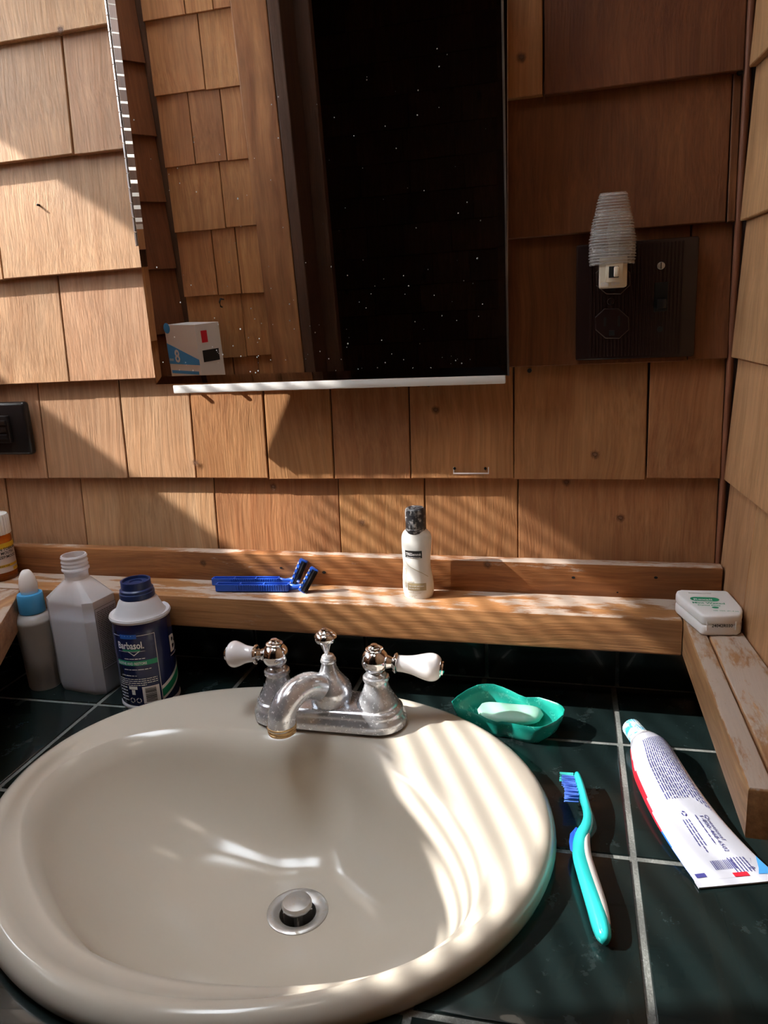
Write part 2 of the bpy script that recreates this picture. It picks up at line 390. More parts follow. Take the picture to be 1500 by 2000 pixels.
# left (window) wall: pieces round the opening
WU = Vector((-.478, 1, 0)).normalized(); WN = Vector((1, .478, 0)).normalized()     # along the wall, towards the room
WS, WH = .54, 1.027                           # sill and header height
def wp(y, off=0, z=0): p = Vector((wx(y), y, z)) + WN*off; return p
bm = NB()
def wallpiece(y0, y1, z0, z1, t0=-.07, t1=0):
    a_, b_ = wp(y0, t0), wp(y1, t0); c_, d_ = wp(y1, t1), wp(y0, t1)
    prism(bm, [(a_.x, a_.y), (b_.x, b_.y), (c_.x, c_.y), (d_.x, d_.y)], z0, z1)
Y0W, Y1W = .155, .745
wallpiece(-.02, .84, -.9, WS); wallpiece(-.02, .84, WH, 1.5); wallpiece(-.02, Y0W, WS, WH); wallpiece(Y1W, .84, WS, WH)
wl = struct('wall_left', bm, M_dark)
for k in range(0, len(ZC)-1):
    if ZC[k+1] > WS-.02 and ZC[k] < WH: spans = [(.06, Y0W-.03)]
    else: spans = [(.06, .22), (.22, .38), (.38, .52), (.52, .66), (.66, .76)]
    for (ya, yb) in spans:
        z1 = ZC[k+1]
        la = (Vector((wx(yb), yb, 0))-Vector((wx(ya), ya, 0))).length
        shingle(wl, wp(ya), WU, WN, 0, la, ZC[k], min(z1+.012, WS-.03) if (ZC[k] < WS-.03 and len(spans) > 1) else z1+.012, m=M_shing_d if ya < .07 else M_shing_m)  # near-end strip takes the dark cedar: shade put into its colour
# window frame, sash, blinds
bm = NB()
def wbox(bm, y0, y1, z0, z1, t0, t1, mi=0):
    a_, b_, c_, d_ = wp(y0, t0), wp(y1, t0), wp(y1, t1), wp(y0, t1)
    prism(bm, [(a_.x, a_.y), (b_.x, b_.y), (c_.x, c_.y), (d_.x, d_.y)], z0, z1, mi=mi)
wbox(bm, Y0W-.03, Y0W, WS-.03, WH+.03, 0, .014); wbox(bm, Y1W, Y1W+.022, WS-.03, WH+.03, 0, .014)
wbox(bm, Y0W-.03, Y1W+.022, WH, WH+.04, 0, .015); wbox(bm, Y0W-.03, Y1W+.022, WS-.035, WS-.001, 0, .015)
win = struct('window_1', bm, M_casing)
bl = thing('window_blind', 'white horizontal mini blind hanging in the side window', 'blind', wp(.37, -.03, WS+.02))
nz = int((WH-WS-.03)/.0215)
ang = R(-20)
for i in range(nz):
    zc = WS+.018+i*.0215; bm = NB()
    y0, y1 = Y0W+.004, .598
    for (yy, sg) in ((y0, 0), (y1, 1)): pass
    cs = []
    for yy in (y0, y1):
        c0 = wp(yy, -.03, zc)
        row = []
        for t in (-.0125, -.006, 0, .006, .0125):
            row.append(c0 + WN*(t*math.cos(ang)) + Vector((0, 0, t*math.sin(ang)+.0012*(1-(t/.0125)**2))))
        cs.append(row)
    up_ = [[p + Vector((0, 0, .0003)) for p in r] for r in cs]
    loft(bm, [cs[0]+up_[0][::-1], cs[1]+up_[1][::-1]])
    obj('slat', bm, M_slat, bl, smooth=50)
bm = NB(); wbox(bm, Y0W+.002, .600, WH-.022, WH-.001, -.05, -.015); obj('head_rail', bm, M_slat, bl)
bm = NB(); wbox(bm, Y0W+.004, .598, WS+.001, WS+.010, -.042, -.018); obj('bottom_rail', bm, M_slat, bl)
hr = thing('sun_blocker', 'unseen sloping board added outside the side window to block low sun', 'light blocker', (-1.3, .25, -.9))  # unseen board and posts added to cut off low sun; top edge shaped for that
bm = NB(); prism(bm, [(-.25, .25), (.72, .25), (.72, .815), (.62, .828), (.33, .895), (.06, .905), (-.25, .93)], -.02, .02, M=Matrix(((0, 0, 1, -1.3), (1, 0, 0, 0), (0, 1, 0, 0), (0, 0, 0, 1)))); obj('board', bm, M_dark, hr)
for y in (-.2, .66):
    bm = NB(); box(bm, (-1.345, y, -.2), (.05, .05, 1.4)); obj('post', bm, M_dark, hr)
# return wall behind the window bay, facing the mirror
YR = .06
bm = NB(); box(bm, (-.83, YR-.05, .3), (.62, .10, 2.4)); wf = struct('wall_left_return', bm, M_dark)
for k in range(0, len(ZC)-1):
    jl = [-.79 + (.03 if k % 2 else .0)] + [[-.72, -.655], [-.68], [-.70, -.645], [-.665], [-.71, -.66], [-.675]][k % 6] + [-.612]
    jl[0] = -.785
    zz = ZC[k]-.055; z1 = ZC[k+1]-.055
    course(wf, (0, YR, 0), (1, 0, 0), (0, 1, 0), jl, zz, z1, m=M_shing_m)
bm = NB(); box(bm, (-.575, YR+.010, .3), (.066, .02, 2.4), bev=.002); struct('trim_3', bm, M_casing)
bm = NB(); box(bm, (-.530, YR-.03, .3), (.022, .10, 2.4), bev=.002); box(bm, (-.505, YR-.06, .3), (.03, .02, 2.4), bev=.002); struct('door_1', bm, M_dark)
bm = NB(); tube(bm, [(-.70, YR+.008, .40), (-.70, YR+.02, .402), (-.70, YR+.026, .396), (-.70, YR+.024, .388), (-.70, YR+.018, .386)], .0016, 8)
hk = obj('hook', bm, M_nail, None, smooth='all'); tag(hk, 'small dark screw-in cup hook in the shingles behind the window bay, seen in the mirror', 'hook')
# floor, ceiling, far walls of the dark room
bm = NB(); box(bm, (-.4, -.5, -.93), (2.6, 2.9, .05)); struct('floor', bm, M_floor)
SX0, SX1, SY0, SY1 = -.84, -.44, .10, .68
bm = NB()
for (a_, b_, c_, d_) in ((-1.7, SX0, -1.95, .95), (SX1, .9, -1.95, .95), (SX0, SX1, -1.95, SY0), (SX0, SX1, SY1, .95)): box(bm, ((a_+b_)/2, (c_+d_)/2, 1.52), (b_-a_, d_-c_, .05))
struct('ceiling', bm, M_ceil)
bm = NB()
for (a_, b_, c_, d_) in ((SX0-.02, SX0, SY0-.02, SY1+.02), (SX1, SX1+.02, SY0-.02, SY1+.02), (SX0, SX1, SY0-.02, SY0), (SX0, SX1, SY1, SY1+.02)): box(bm, ((a_+b_)/2, (c_+d_)/2, 1.70), (b_-a_, d_-c_, .42))
struct('added_skylight', bm, M_wpaint)  # white light well added over the bay for soft fill; its depth stops direct sun
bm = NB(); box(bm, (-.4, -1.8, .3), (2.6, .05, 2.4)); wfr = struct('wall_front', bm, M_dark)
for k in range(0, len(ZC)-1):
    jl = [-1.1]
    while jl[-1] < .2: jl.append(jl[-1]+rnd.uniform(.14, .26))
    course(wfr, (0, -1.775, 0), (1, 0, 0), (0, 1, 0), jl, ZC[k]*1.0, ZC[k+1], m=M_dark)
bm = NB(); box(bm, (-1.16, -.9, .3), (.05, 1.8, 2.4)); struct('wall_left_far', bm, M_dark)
# rim added round the fill light
cl = thing('fill_lamp', 'round white rim added round the fill light above the washbasin', 'lamp', (-.12, .12, 1.45))
bm = NB(); lathe(bm, [(.15, .045), (.15, .03), (.14, .012), (.138, .012), (.138, .03)], (-.12, .12, 1.45), cap=(False, False)); obj('fill_lamp_rim', bm, M_wpaint, cl, smooth=40)

# ---------------------------------------------------------------- counter with tiles
TA = R(1.6); tu = Vector((math.cos(TA), math.sin(TA))); tv = Vector((-math.sin(TA), math.cos(TA)))
TO = Vector((-.385, .650)); PU, PV = .1385, .156
HARO = [0.21914, 0.00342, 0.00169, 0.01785, -0.00391, 0.00054, 0.00423, 0.00065, -0.00144]
HARI = [0.15663, -0.0072, -0.03243, 0.02677, -0.01404, -0.00831, -0.00364, 0.0039, -0.00955]
SC = Vector((-.262, .495))
def har(h_, t):
    r = h_[0]
    for k in range(1, 5): r += h_[2*k-1]*math.cos(k*t)+h_[2*k]*math.sin(k*t)
    return r
NS = 144
hole = [(SC.x+(har(HARO, 2*PI*i/NS)-.012)*math.cos(2*PI*i/NS), SC.y+(har(HARO, 2*PI*i/NS)-.012)*math.sin(2*PI*i/NS)) for i in range(NS)]
counter = thing('tiled_countertop', 'dark green glazed tile countertop with grey grout around the basin', 'countertop', (-.4, .5, 0))
def clipwalls(poly):
    poly = clip(poly, (rx(D)-.001, D), (RN.x, RN.y)); poly = clip(poly, (0, .255), (0, 1)); poly = clip(poly, (0, D-.0005), (0, -1))
    q = wp(.3, .009); return clip(poly, (q.x, q.y), (WN.x, WN.y)) if poly else poly
def cut(o):                      # cut the basin hole out of a tile
    b2 = NB(); prism(b2, hole, -.2, .1); me = bpy.data.meshes.new('hole'); bmesh.ops.recalc_face_normals(b2, faces=b2.faces); b2.to_mesh(me); b2.free()
    h2 = bpy.data.objects.new('hole', me); COL.objects.link(h2)
    md = o.modifiers.new('cut', 'BOOLEAN'); md.object = h2; md.operation = 'DIFFERENCE'; md.solver = 'EXACT'
    bpy.context.view_layer.update(); dg = bpy.context.evaluated_depsgraph_get()
    nm = bpy.data.meshes.new_from_object(o.evaluated_get(dg)); o.modifiers.clear(); o.data = nm
    bpy.data.objects.remove(h2); bpy.data.meshes.remove(me); return len(nm.polygons)
bm = NB(); prism(bm, clipwalls([(-1.1, .2), (.3, .2), (.3, .9), (-1.1, .9)]), -.03, -.0016); gr = obj('grout', bm, M_grout, counter); cut(gr)
for i in range(-5, 6):
    for j in range(-4, 3):
        g = .0026; u0, u1, v0, v1 = i*PU+g, (i+1)*PU-g, j*PV+g, (j+1)*PV-g
        poly = [tuple(TO+tu*u+tv*v) for u, v in ((u0, v0), (u1, v0), (u1, v1), (u0, v1))]
        poly = clipwalls(poly)
        if len(poly) < 3: continue
        ar = abs(sum(poly[k][0]*poly[(k+1) % len(poly)][1]-poly[(k+1) % len(poly)][0]*poly[k][1] for k in range(len(poly))))/2
        if ar < 2e-5: continue
        dd = [math.hypot(p[0]-SC.x, p[1]-SC.y) - (har(HARO, math.atan2(p[1]-SC.y, p[0]-SC.x))-.012) for p in poly]
        if max(dd) < 0: continue
        bm = NB(); prism(bm, poly, -.009, rnd.uniform(-.0002, .0002), bev=.0011)
        o = obj('tile', bm, M_tile, counter, smooth=30)
        mid = Vector((sum(p[0] for p in poly)/len(poly), sum(p[1] for p in poly)/len(poly)))
        if min(dd) < .10: 
            if cut(o) == 0: bpy.data.objects.remove(o)
bs = thing('tile_backsplash', 'low backsplash of dark green tiles under the wooden ledge', 'backsplash', (-.4, .775, 0))
bm = NB(); box(bm, (-.45, D+.0035, .038), (1.14, .006, .078)); obj('grout', bm, M_grout, bs)
for i in range(-5, 4):
    x0 = -.385+i*PU+.045*0; x1 = x0+PU
    x1 = min(x1, rx(D)-.006)
    if x1-x0 < .01: continue
    bm = NB(); box(bm, ((x0+x1)/2, D-.0025, .0395), (x1-x0-.004, .007, .072), bev=.001); obj('tile', bm, M_tile, bs, smooth=30)
vc = thing('vanity_cabinet', 'wooden vanity cabinet carrying the tiled countertop', 'cabinet', (-.4, .5, -.9))
bm = NB()
for c_, s_ in (((-.305, .275, -.46), (.80, .02, .84)), ((-.70, .52, -.46), (.02, .48, .84)), ((.105, .52, -.46), (.02, .47, .84)), ((-.305, .52, -.88), (.80, .47, .03))): box(bm, c_, s_)
obj('cabinet_body', bm, M_dark, vc)
for x in (-.49, -.07):
    bm = NB(); box(bm, (x, .258, -.45), (.38, .014, .70), bev=.003); d_ = obj('door', bm, M_dark, vc)
    bm = NB(); lathe(bm, [(.004, 0), (.004, .012), (.011, .018), (.011, .024), (.004, .028)], (x+(.15 if x < -.3 else -.15), .251, -.2), (0, -1, 0), 16); obj('knob', bm, M_chrome2, d_, smooth=40)

# ---------------------------------------------------------------- ledges and trim
bm = NB(); box(bm, (-.3515, D-.014, .1265), (.953, .016, .036), bev=.0015); tr = struct('trim_1', bm, M_trim, smooth=30)
tr.location.z += .0006
def boardpoly(nm, poly, z0, z1, m, parent, bev=.0022):
    bm = NB(); prism(bm, poly, z0, z1, bev=bev); return obj(nm, bm, m, parent, smooth=30)
bl_ = boardpoly('wooden_ledge', [(-.9, .700), (.0845, .700), (.0845, D-.0002), (-.9, D-.0002)], .0745, .1110, M_ledge, None)
tag(bl_, 'worn wooden ledge board running along the back wall, with white stains on top', 'ledge')
rl = thing('side_ledge', 'worn wooden ledge of two planks along the right wall', 'ledge', (.1, .6, .075))
def ry(x0, y): return x0 + .0365*(.70-y)
e0 = .0855
boardpoly('plank', [(ry(e0, .441), .441), (ry(e0+.0155, .441), .441), (ry(e0+.0155, D-.002), D-.002), (ry(e0, D-.002), D-.002)], .0745, .1105, M_ledge_y, rl)
boardpoly('plank', [(ry(e0+.0163, .441), .441), (rx(.441)-.001, .441), (rx(D-.002)-.0012, D-.002), (ry(e0+.0163, D-.002), D-.002)], .0745, .1108, M_ledge_y, rl)
ll = boardpoly('window_ledge', [(-.645, .6985), (-.91, .6985), (-.905, .60), (-.84, .46), (-.508, .46)], .0745, .1105, M_ledge_y, None)
tag(ll, 'orange-brown wooden ledge on the left, running toward the window below the pill bottle', 'ledge')
st = thing('window_shelf', 'narrow wooden shelf under the side window, carrying a blue and white carton', 'shelf', wp(.25, .05, .235))
bm = NB(); wbox(bm, .085, .45, .247, .262, .010, .140); obj('board', bm, M_casing, st)
bm = NB(); wbox(bm, .12, .13, .19, .247, .010, .08); obj('bracket', bm, M_casing, st)
bm = NB(); wbox(bm, .38, .39, .19, .247, .010, .08); obj('bracket', bm, M_casing, st)
# carton reflected in the mirror
def mkcarton():
    y0, y1 = .072, .122; o0, o1 = .035, .132
    t = thing('medical_supply_carton', 'blue and white carton marked 8 mm on the window shelf, seen in the mirror', 'box', wp((y0+y1)/2, .05, .262))
    z0, z1 = .262, .362
    bm = NB(); wbox(bm, y0, y1, z0, z1, o0, o1); obj('carton_body', bm, M_winkk, t)
    # face looking at the mirror (+y end) and face looking into the room
    pA = wp(y1, o1, z0); pB = wp(y1, o0, z0); n = (wp(y1, o1)-wp(y0, o1)).normalized()
    fA = onplane(pA, pB-pA, (0, 0, 1), n, .0004); L1 = (pB-pA).length
    bm = NB(); f1 = lambda u, v: fA(u, v)
    v_ = [bm.verts.new(fA(u, v)) for u, v in ((0, .026), (L1, .026), (L1, .066), (0, .036))]; bm.faces.new(v_)
    patch(bm, .006, .008, L1-.004, .014, fA)
    lathe(bm, [(.010, 0), (.010, .0003)], fA(L1-.008, .094), n, 20)
    obj('blue_print', bm, M_tlblue, t)
    fB = onplane(pA, pB-pA, (0, 0, 1), n, .0009); bm = NB()
    text(bm, '8', .034, fB, dx=L1-.038, dy=.030, bold=.0006); text(bm, 'mm', .009, fB, dx=L1-.016, dy=.032, bold=.0002)
    obj('lettering', bm, M_winkk, t)
    pC = wp(y0, o1, z0); m_ = WN; fC = onplane(pC, pA-pC, (0, 0, 1), m_, .0004)
    bm = NB(); patch(bm, .008, .030, .046, .052, fC); obj('black_panel', bm, M_inkk, t)
    bm = NB(); patch(bm, .030, .066, .044, .088, fC); obj('red_panel', bm, M_red, t)
mkcarton()

# ---------------------------------------------------------------- washbasin
DR = Vector((-.2365, .4985, -.0905)); DRR = .0262
prof = []     # (t, z): t>=0 inset from outline; measured per direction
def sinkring(th):
    ro, ri = har(HARO, th), har(HARI, th); c, s = math.cos(th), math.sin(th)
    out = [(ro-.004, -.002), (ro-.0015, .002), (ro, .007), (ro-.0012, .0125), (ro-.0045, .0175), (ro-.0095, .0200), (ro-.015, .0198)]
    a0 = ro-.015
    for f in (.2, .4, .6, .8, .93): out.append((a0+(ri+.003-a0)*f, .0198-.0082*f-.0028*math.sin(PI*f)))
    pts = [(SC.x+r*c, SC.y+r*s, z) for r, z in out]
    lip = (SC.x+ri*c, SC.y+ri*s)
    bx_, by_ = DR.x+DRR*c, DR.y+DRR*s
    for i in range(1, 23):
        u = i/22.0
        rho = 1-u
        # 1 at the lip, 0 at the drain
        z = .0100 - (.0100-DR.z)*(1-rho**2.3)**.74 if u < 1 else DR.z
        k = rho**.92
        pts.append((bx_+(lip[0]-bx_)*k, by_+(lip[1]-by_)*k, z))
    return pts
bm = NB(); g = [sinkring(2*PI*i/NS) for i in range(NS)]
rings = [[g[i][k] for i in range(NS)] for k in range(len(g[0]))]
# underside
rings = [[(DR.x+(x-DR.x)*1.0, DR.y+(y-DR.y)*1.0, z-.012) for x, y, z in rings[-1]]] + \
        [[(DR.x+(p[0]-DR.x)*f, DR.y+(p[1]-DR.y)*f, zz) for p in rings[12]] for f, zz in ((.6, -.100), (.95, -.055), (1.0, -.012))] + rings
loft(bm, rings, (False, False))
basin = thing('washbasin', 'oval bone-coloured drop-in washbasin set in the green tiles', 'sink', (SC.x, SC.y, 0))
bowl = obj('bowl', bm, M_porc, basin, smooth='all')
dz = DR.z
bm = NB(); lathe(bm, [(.0262, -.004), (.0262, .0008), (.0245, .0018), (.0190, .0006), (.0158, -.0015), (.0150, -.012), (.0150, -.05)], DR, cap=(False, False), n=48); dn = obj('drain_flange', bm, M_steel, basin, smooth=50)
bm = NB(); lathe(bm, [(.0155, -.049), (.0155, -.0485)], DR); obj('drain_hole', bm, M_slot, dn)
bm = NB(); lathe(bm, [(.004, -.048), (.004, .002), (.0115, .004), (.0128, .006), (.0128, .0085), (.0118, .0105), (.006, .0115), (.0005, .0117)], DR+Vector((0.0, .0, 0)), n=40); obj('stopper', bm, M_steel, dn, smooth=50)
for a_ in range(4):
    bm = NB(); box(bm, DR+Vector((.007*math.cos(a_*PI/2+.4), .007*math.sin(a_*PI/2+.4), -.022)), (.011, .0016, .045), rz=a_*PI/2+.4); obj('stopper_fin', bm, M_steel, dn)

# ---------------------------------------------------------------- faucet
FZ = .0172
FL, FR, FM = Vector((-.2985, .636, FZ)), Vector((-.1965, .638, FZ)), Vector((-.2455, .637, FZ))
fc = thing('faucet', 'chrome two-handle faucet with white porcelain levers behind the bowl', 'faucet', FM)
def stadium(cx, cy, hl, r, n=14, ang=R(1)):
    pts = []
    for s, a0 in ((1, -PI/2), (-1, PI/2)):
        for k in range(n+1):
            a = a0+PI*k/n; pts.append((s*hl+r*math.cos(a), r*math.sin(a)))
    c, sn = math.cos(ang), math.sin(ang); return [(cx+x*c-y*sn, cy+x*sn+y*c) for x, y in pts]
bm = NB()
rs = []
def waist(pts, z, r):
    out = []
    for x, y in pts:
        t = (x-FM.x)/.051; k = 1-.16*max(0, 1-t*t)
        out.append((x, FM.y+(y-FM.y)*k, z))
    return out
for r, z in ((.0265, -.002), (.0268, .003), (.0262, .006), (.0245, .008), (.0238, .011), (.0232, .0145), (.0215, .0165), (.0190, .0175)):
    rs.append(waist(stadium(FM.x-.001, FM.y, .0515, r), FZ+z, r))
loft(bm, rs); obj('base_plate', bm, M_chrome, fc, smooth=55)
HP = [(.0222, .012), (.0222, .016), (.0205, .0175), (.0200, .020), (.0185, .023), (.0150, .029), (.0125, .035), (.0112, .040), (.0110, .042), (.0126, .0428), (.0130, .0445), (.0126, .0465), (.0108, .0475), (.0104, .049), (.0085, .051)]
BP = [(.0080, .0505)] + [(.0138*math.cos(a), .0625+.0130*math.sin(a)) for a in [R(-60+15*k) for k in range(9)]] + [(.0086, .0738), (.0086, .0748), (.0072, .0755), (.0060, .0755), (.0060, .0768), (.0042, .0778), (.0036, .0776), (.0032, .0792), (.0006, .0796)]
for c, tip in ((FL, P(441, 1277, .0775)), (FR, P(868, 1306, .0735))):
    bm = NB(); lathe(bm, HP, c, n=32); hb = obj('handle_base', bm, M_chrome, fc, smooth=35)
    bm = NB(); lathe(bm, BP, c, n=32); hd = obj('handle_hub', bm, M_chrome2, fc, smooth=35)
    bc = c+Vector((0, 0, .0625)); d = (tip-bc); L_ = d.length; d.normalize()
    lv = lambda pr, n=28, cap=(True, True): lathe(bm, pr, bc, d, n, cap)
    bm = NB(); lv([(.0070, .011), (.0058, .014), (.0050, .0165), (.0060, .018), (.0088, .0185), (.0098, .0198), (.0098, .0210), (.0085, .0220), (.0075, .0225)]); obj('collar', bm, M_chrome2, fc, smooth=35)
    e = L_-.0035; q = lambda f: .0222+(e-.0222)*f
    bm = NB(); lv([tuple(p) for p in spline([(.0078, q(0)), (.0080, q(.15)), (.0092, q(.35)), (.0120, q(.58)), (.0134, q(.76)), (.0124, q(.90)), (.0095, q(.985)), (.0072, q(1.0))], 4)]); lp = obj('lever', bm, M_white, fc, smooth='all')
    bm = NB(); lv([(.0088, e-.0015), (.0092, e), (.0078, e+.001), (.0070, e+.0012), (.0066, e+.0025), (.0040, e+.0036), (.0006, e+.004)]); obj('lever_cap', bm, M_chrome2, lp, smooth=35)
bm = NB(); lathe(bm, [tuple(p) for p in spline([(.0195, .014), (.0205, .019), (.0212, .026), (.0198, .034), (.0150, .041), (.0105, .047), (.0080, .053), (.0068, .058)], 4)] + [(.0076, .0585), (.0080, .060), (.0074, .0615), (.0060, .062), (.0060, .063), (.0066, .064), (.0055, .0655), (.003, .066)], FM+Vector((.002, 0, 0)), n=40); obj('valve_body', bm, M_chrome, fc, smooth=40)
bm = NB(); lathe(bm, [(.0030, .060), (.0030, .0665), (.0042, .0672), (.0030, .068), (.0034, .071), (.0050, .076), (.0062, .0785), (.0068, .080), (.0100, .0815), (.0112, .084), (.0108, .087), (.0085, .0895), (.0076, .0898), (.0070, .091), (.0050, .0922), (.0036, .0924), (.0030, .094), (.0006, .0946)], FM+Vector((.0, .002, -.002)), n=32); obj('lift_rod', bm, M_chrome2, fc, smooth=35)
ae = P(551, 1424, .031)
sp = [tuple(FM+Vector((.004, .004, .031))), tuple(FM+Vector((-.004, -.016, .041)))]
v2 = Vector((ae.x-FM.x, ae.y-FM.y, 0)); 
def sv(f, z): return tuple(Vector((FM.x+v2.x*f, FM.y+v2.y*f, z)))
ctrl = [sv(.0, .044)+(.0135,), sv(.18, .0525)+(.0135,), sv(.42, .0605)+(.0130,), sv(.66, .0610)+(.0128,), sv(.85, .0560)+(.0130,), sv(.96, .0470)+(.0132,), sv(1.0, .0370)+(.0134,), sv(1.0, .0345)+(.0134,)]
cs = spline(ctrl, 6)
bm = NB(); tube(bm, [c[:3] for c in cs], [float(c[3]) for c in cs], 28, up=Vector((v2.y, -v2.x, 0)).normalized()); sp_ = obj('spout', bm, M_chrome, fc, smooth='all')
bm = NB(); lathe(bm, [(.0128, .0035), (.0138, .003), (.0138, .0015), (.0130, .0012), (.0130, .0006), (.0136, 0), (.0136, -.0015), (.0128, -.002), (.0128, -.0028), (.0134, -.0034), (.0130, -.0052), (.0115, -.0056), (.0112, -.003)], (ae.x, ae.y, .0335), n=32, cap=(True, True)); obj('aerator', bm, M_brass, fc, smooth=30)

# ---------------------------------------------------------------- medicine cabinet with mirror door
TI = R(2.0); MN = Vector((0, -math.cos(TI), -math.sin(TI)))   # leans slightly forward at the top
M0 = Vector((-.45, .743, .34))
def mp(px, py):
    r = ray(px, py); o = Vector((0, 0, H)); t = (M0-o).dot(MN)/r.dot(MN); return o + r*t
BL_, BR_, TL_, TR_ = mp(304, 751), mp(991, 733), mp(209, 0), mp(990, 0)
TL_ = BL_+(TL_-BL_)*1.28; TR_ = BR_+(TR_-BR_)*1.28
mc = thing('medicine_cabinet', 'tall frameless mirror hung on the shingled wall by a metal hinge', 'mirror', (BL_+BR_)/2)
mu = (BR_-BL_).normalized(); mvv = (TL_-BL_).normalized(); 
bw = .0085
ins = [BL_+mu*bw+mvv*bw, BR_-mu*bw+mvv*bw, TR_-mu*bw-mvv*bw, TL_+mu*bw-mvv*bw]
bm = NB(); vs = [bm.verts.new(p) for p in ins]; bm.faces.new(vs)
r_ = bmesh.ops.extrude_face_region(bm, geom=list(bm.faces)); bmesh.ops.translate(bm, vec=-MN*.003, verts=[v for v in r_['geom'] if isinstance(v, bmesh.types.BMVert)])
obj('mirror_glass', bm, M_mirror, mc)
outr = [BL_, BR_, TR_, TL_]; nm_ = ['bevelled_edge']*4
for k in range(4):
    a_, b_, c_, d_ = outr[k], outr[(k+1) % 4], ins[(k+1) % 4], ins[k]
    bm = NB(); off = -MN*.0009
    vs = [bm.verts.new(a_+off), bm.verts.new(b_+off), bm.verts.new(c_), bm.verts.new(d_)]
    v2_ = [bm.verts.new(p-MN*.003) for p in (a_, b_, c_, d_)]
    bm.faces.new(vs); bm.faces.new(v2_[::-1])
    for i in range(4): bm.faces.new((vs[i], v2_[i], v2_[(i+1) % 4], vs[(i+1) % 4]))
    obj('bevelled_edge', bm, M_mirror, mc)
# metal box and rail behind the glass
zb, zt = BL_.z, TL_.z
def mbox(name, p0, p1, m, **k):
    bm = NB(); c_ = (Vector(p0)+Vector(p1))/2; s_ = Vector(p1)-Vector(p0); box(bm, c_, (abs(s_.x), abs(s_.y), abs(s_.z)), **k); return obj(name, bm, m, mc)
bxl, bxr = BL_.x+.012, BR_.x-.004
mbox('cabinet_body', (bxl+.13, .7505, zb+.10), (bxr-.03, D+.004, zt), M_wpaint, bev=.002)
bm = NB(); box(bm, ((BL_.x+.02+BR_.x-.002)/2, .7462, (BL_.z+BR_.z)/2-.0048), (BR_.x-BL_.x-.022, .0045, .0090), bev=.001); obj('bottom_rail', bm, M_wpaint, mc, smooth=30)
bm = NB()
b2 = [BL_-MN*.0035+mvv*.0, BR_-MN*.0035, TR_-MN*.0035, TL_-MN*.0035]
vs = [bm.verts.new(p) for p in b2] + [bm.verts.new(p-MN*.003) for p in b2]
bm.faces.new(vs[:4]); bm.faces.new(vs[4:][::-1])
for i in range(4): bm.faces.new((vs[i], vs[4+i], vs[4+(i+1) % 4], vs[(i+1) % 4]))
obj('door_back', bm, M_wpaint, mc)
bm = NB(); box(bm, (BR_.x+.0012, (BR_.y+TR_.y)/2+.004, (BR_.z+TR_.z)/2), (.0016, .004, TR_.z-BR_.z), M=None); rg = obj('side_rail', bm, M_alu, mc)
rg.rotation_euler = (TI, 0, 0)
# piano hinge knuckles down the left edge
zz = mp(275, 480).z; nk = 0
a0 = BL_+mvv*((zz-BL_.z)/mvv.z); 
while a0.z < zt-.02:
    bm = NB(); p0 = a0-mu*.0018-MN*.003; p1 = p0+mvv*.0130
    d = (p1-p0).normalized(); lathe(bm, [(.0020, 0), (.0026, .0004), (.0026, .0132), (.0020, .0136)], p0, d, 14); obj('hinge_knuckle', bm, M_alu, mc, smooth=40)
    a0 = a0+mvv*.0140; nk += 1
# dried water spots on the glass
bm = NB(); r2 = random.Random(3)
for i in range(150):
    fx = r2.random(); fz = r2.random()**1.9*.60
    p = BL_+(BR_-BL_)*(.03+.94*fx)+(TL_-BL_)*(.02+fz)+MN*.00012
    rr_ = r2.uniform(.00025, .0007)*(1.4 if r2.random() < .08 else 1)
    A = [p+mu*(rr_*math.cos(k*PI/3))+mvv*(rr_*1.1*math.sin(k*PI/3)) for k in range(6)]
    bm.faces.new([bm.verts.new(q) for q in A])
tag(obj('water_spots', bm, M_spot, mc), kind='stuff')

# ---------------------------------------------------------------- nail heads, holes, residue on the wall
for px, py in ((382, 763), (454, 757), (549, 758), (655, 754), (772, 753), (837, 751), (1034, 724), (1446, 140), (73, 400)):
    p = W(px, py, D+.0022); bm = NB(); rr_ = .0022 if px not in (73,) else .0012
    lathe(bm, [(rr_, -.004), (rr_, .0003), (rr_*.7, .0006), (.0003, .0007)], p, (0, -1, 0), 12); obj('nail_head', bm, M_nail, wb, smooth=40)
for px, py, s in ((549, 1109, 1), (633, 1118, 1.4), (1120, 1128, 1.1), (1281, 1128, 1.1), (1206, 1157, .6)):
    p = W(px, py, D-.0222); bm = NB(); lathe(bm, [(.0012*s, 0), (.0012*s, .0003)], p, (0, -1, 0), 10, sx=1.4); obj('nail_hole', bm, M_slot, tr)
bm = NB(); fn = lambda u, v: W(u, v, D-.0003)
for (a_, b_, c_, d_) in ((885, 923, 955, 926), (885, 912, 887, 923), (953, 912, 955, 923)): patch(bm, a_, b_, c_, d_, fn)
obj('glue_residue', bm, M_label, wb)
for px in (888, 948):
    p = W(px, 915, D-.0002); bm = NB(); lathe(bm, [(.0015, 0), (.0015, .0004)], p, (0, -1, 0), 10); obj('screw_hole', bm, M_slot, wb)

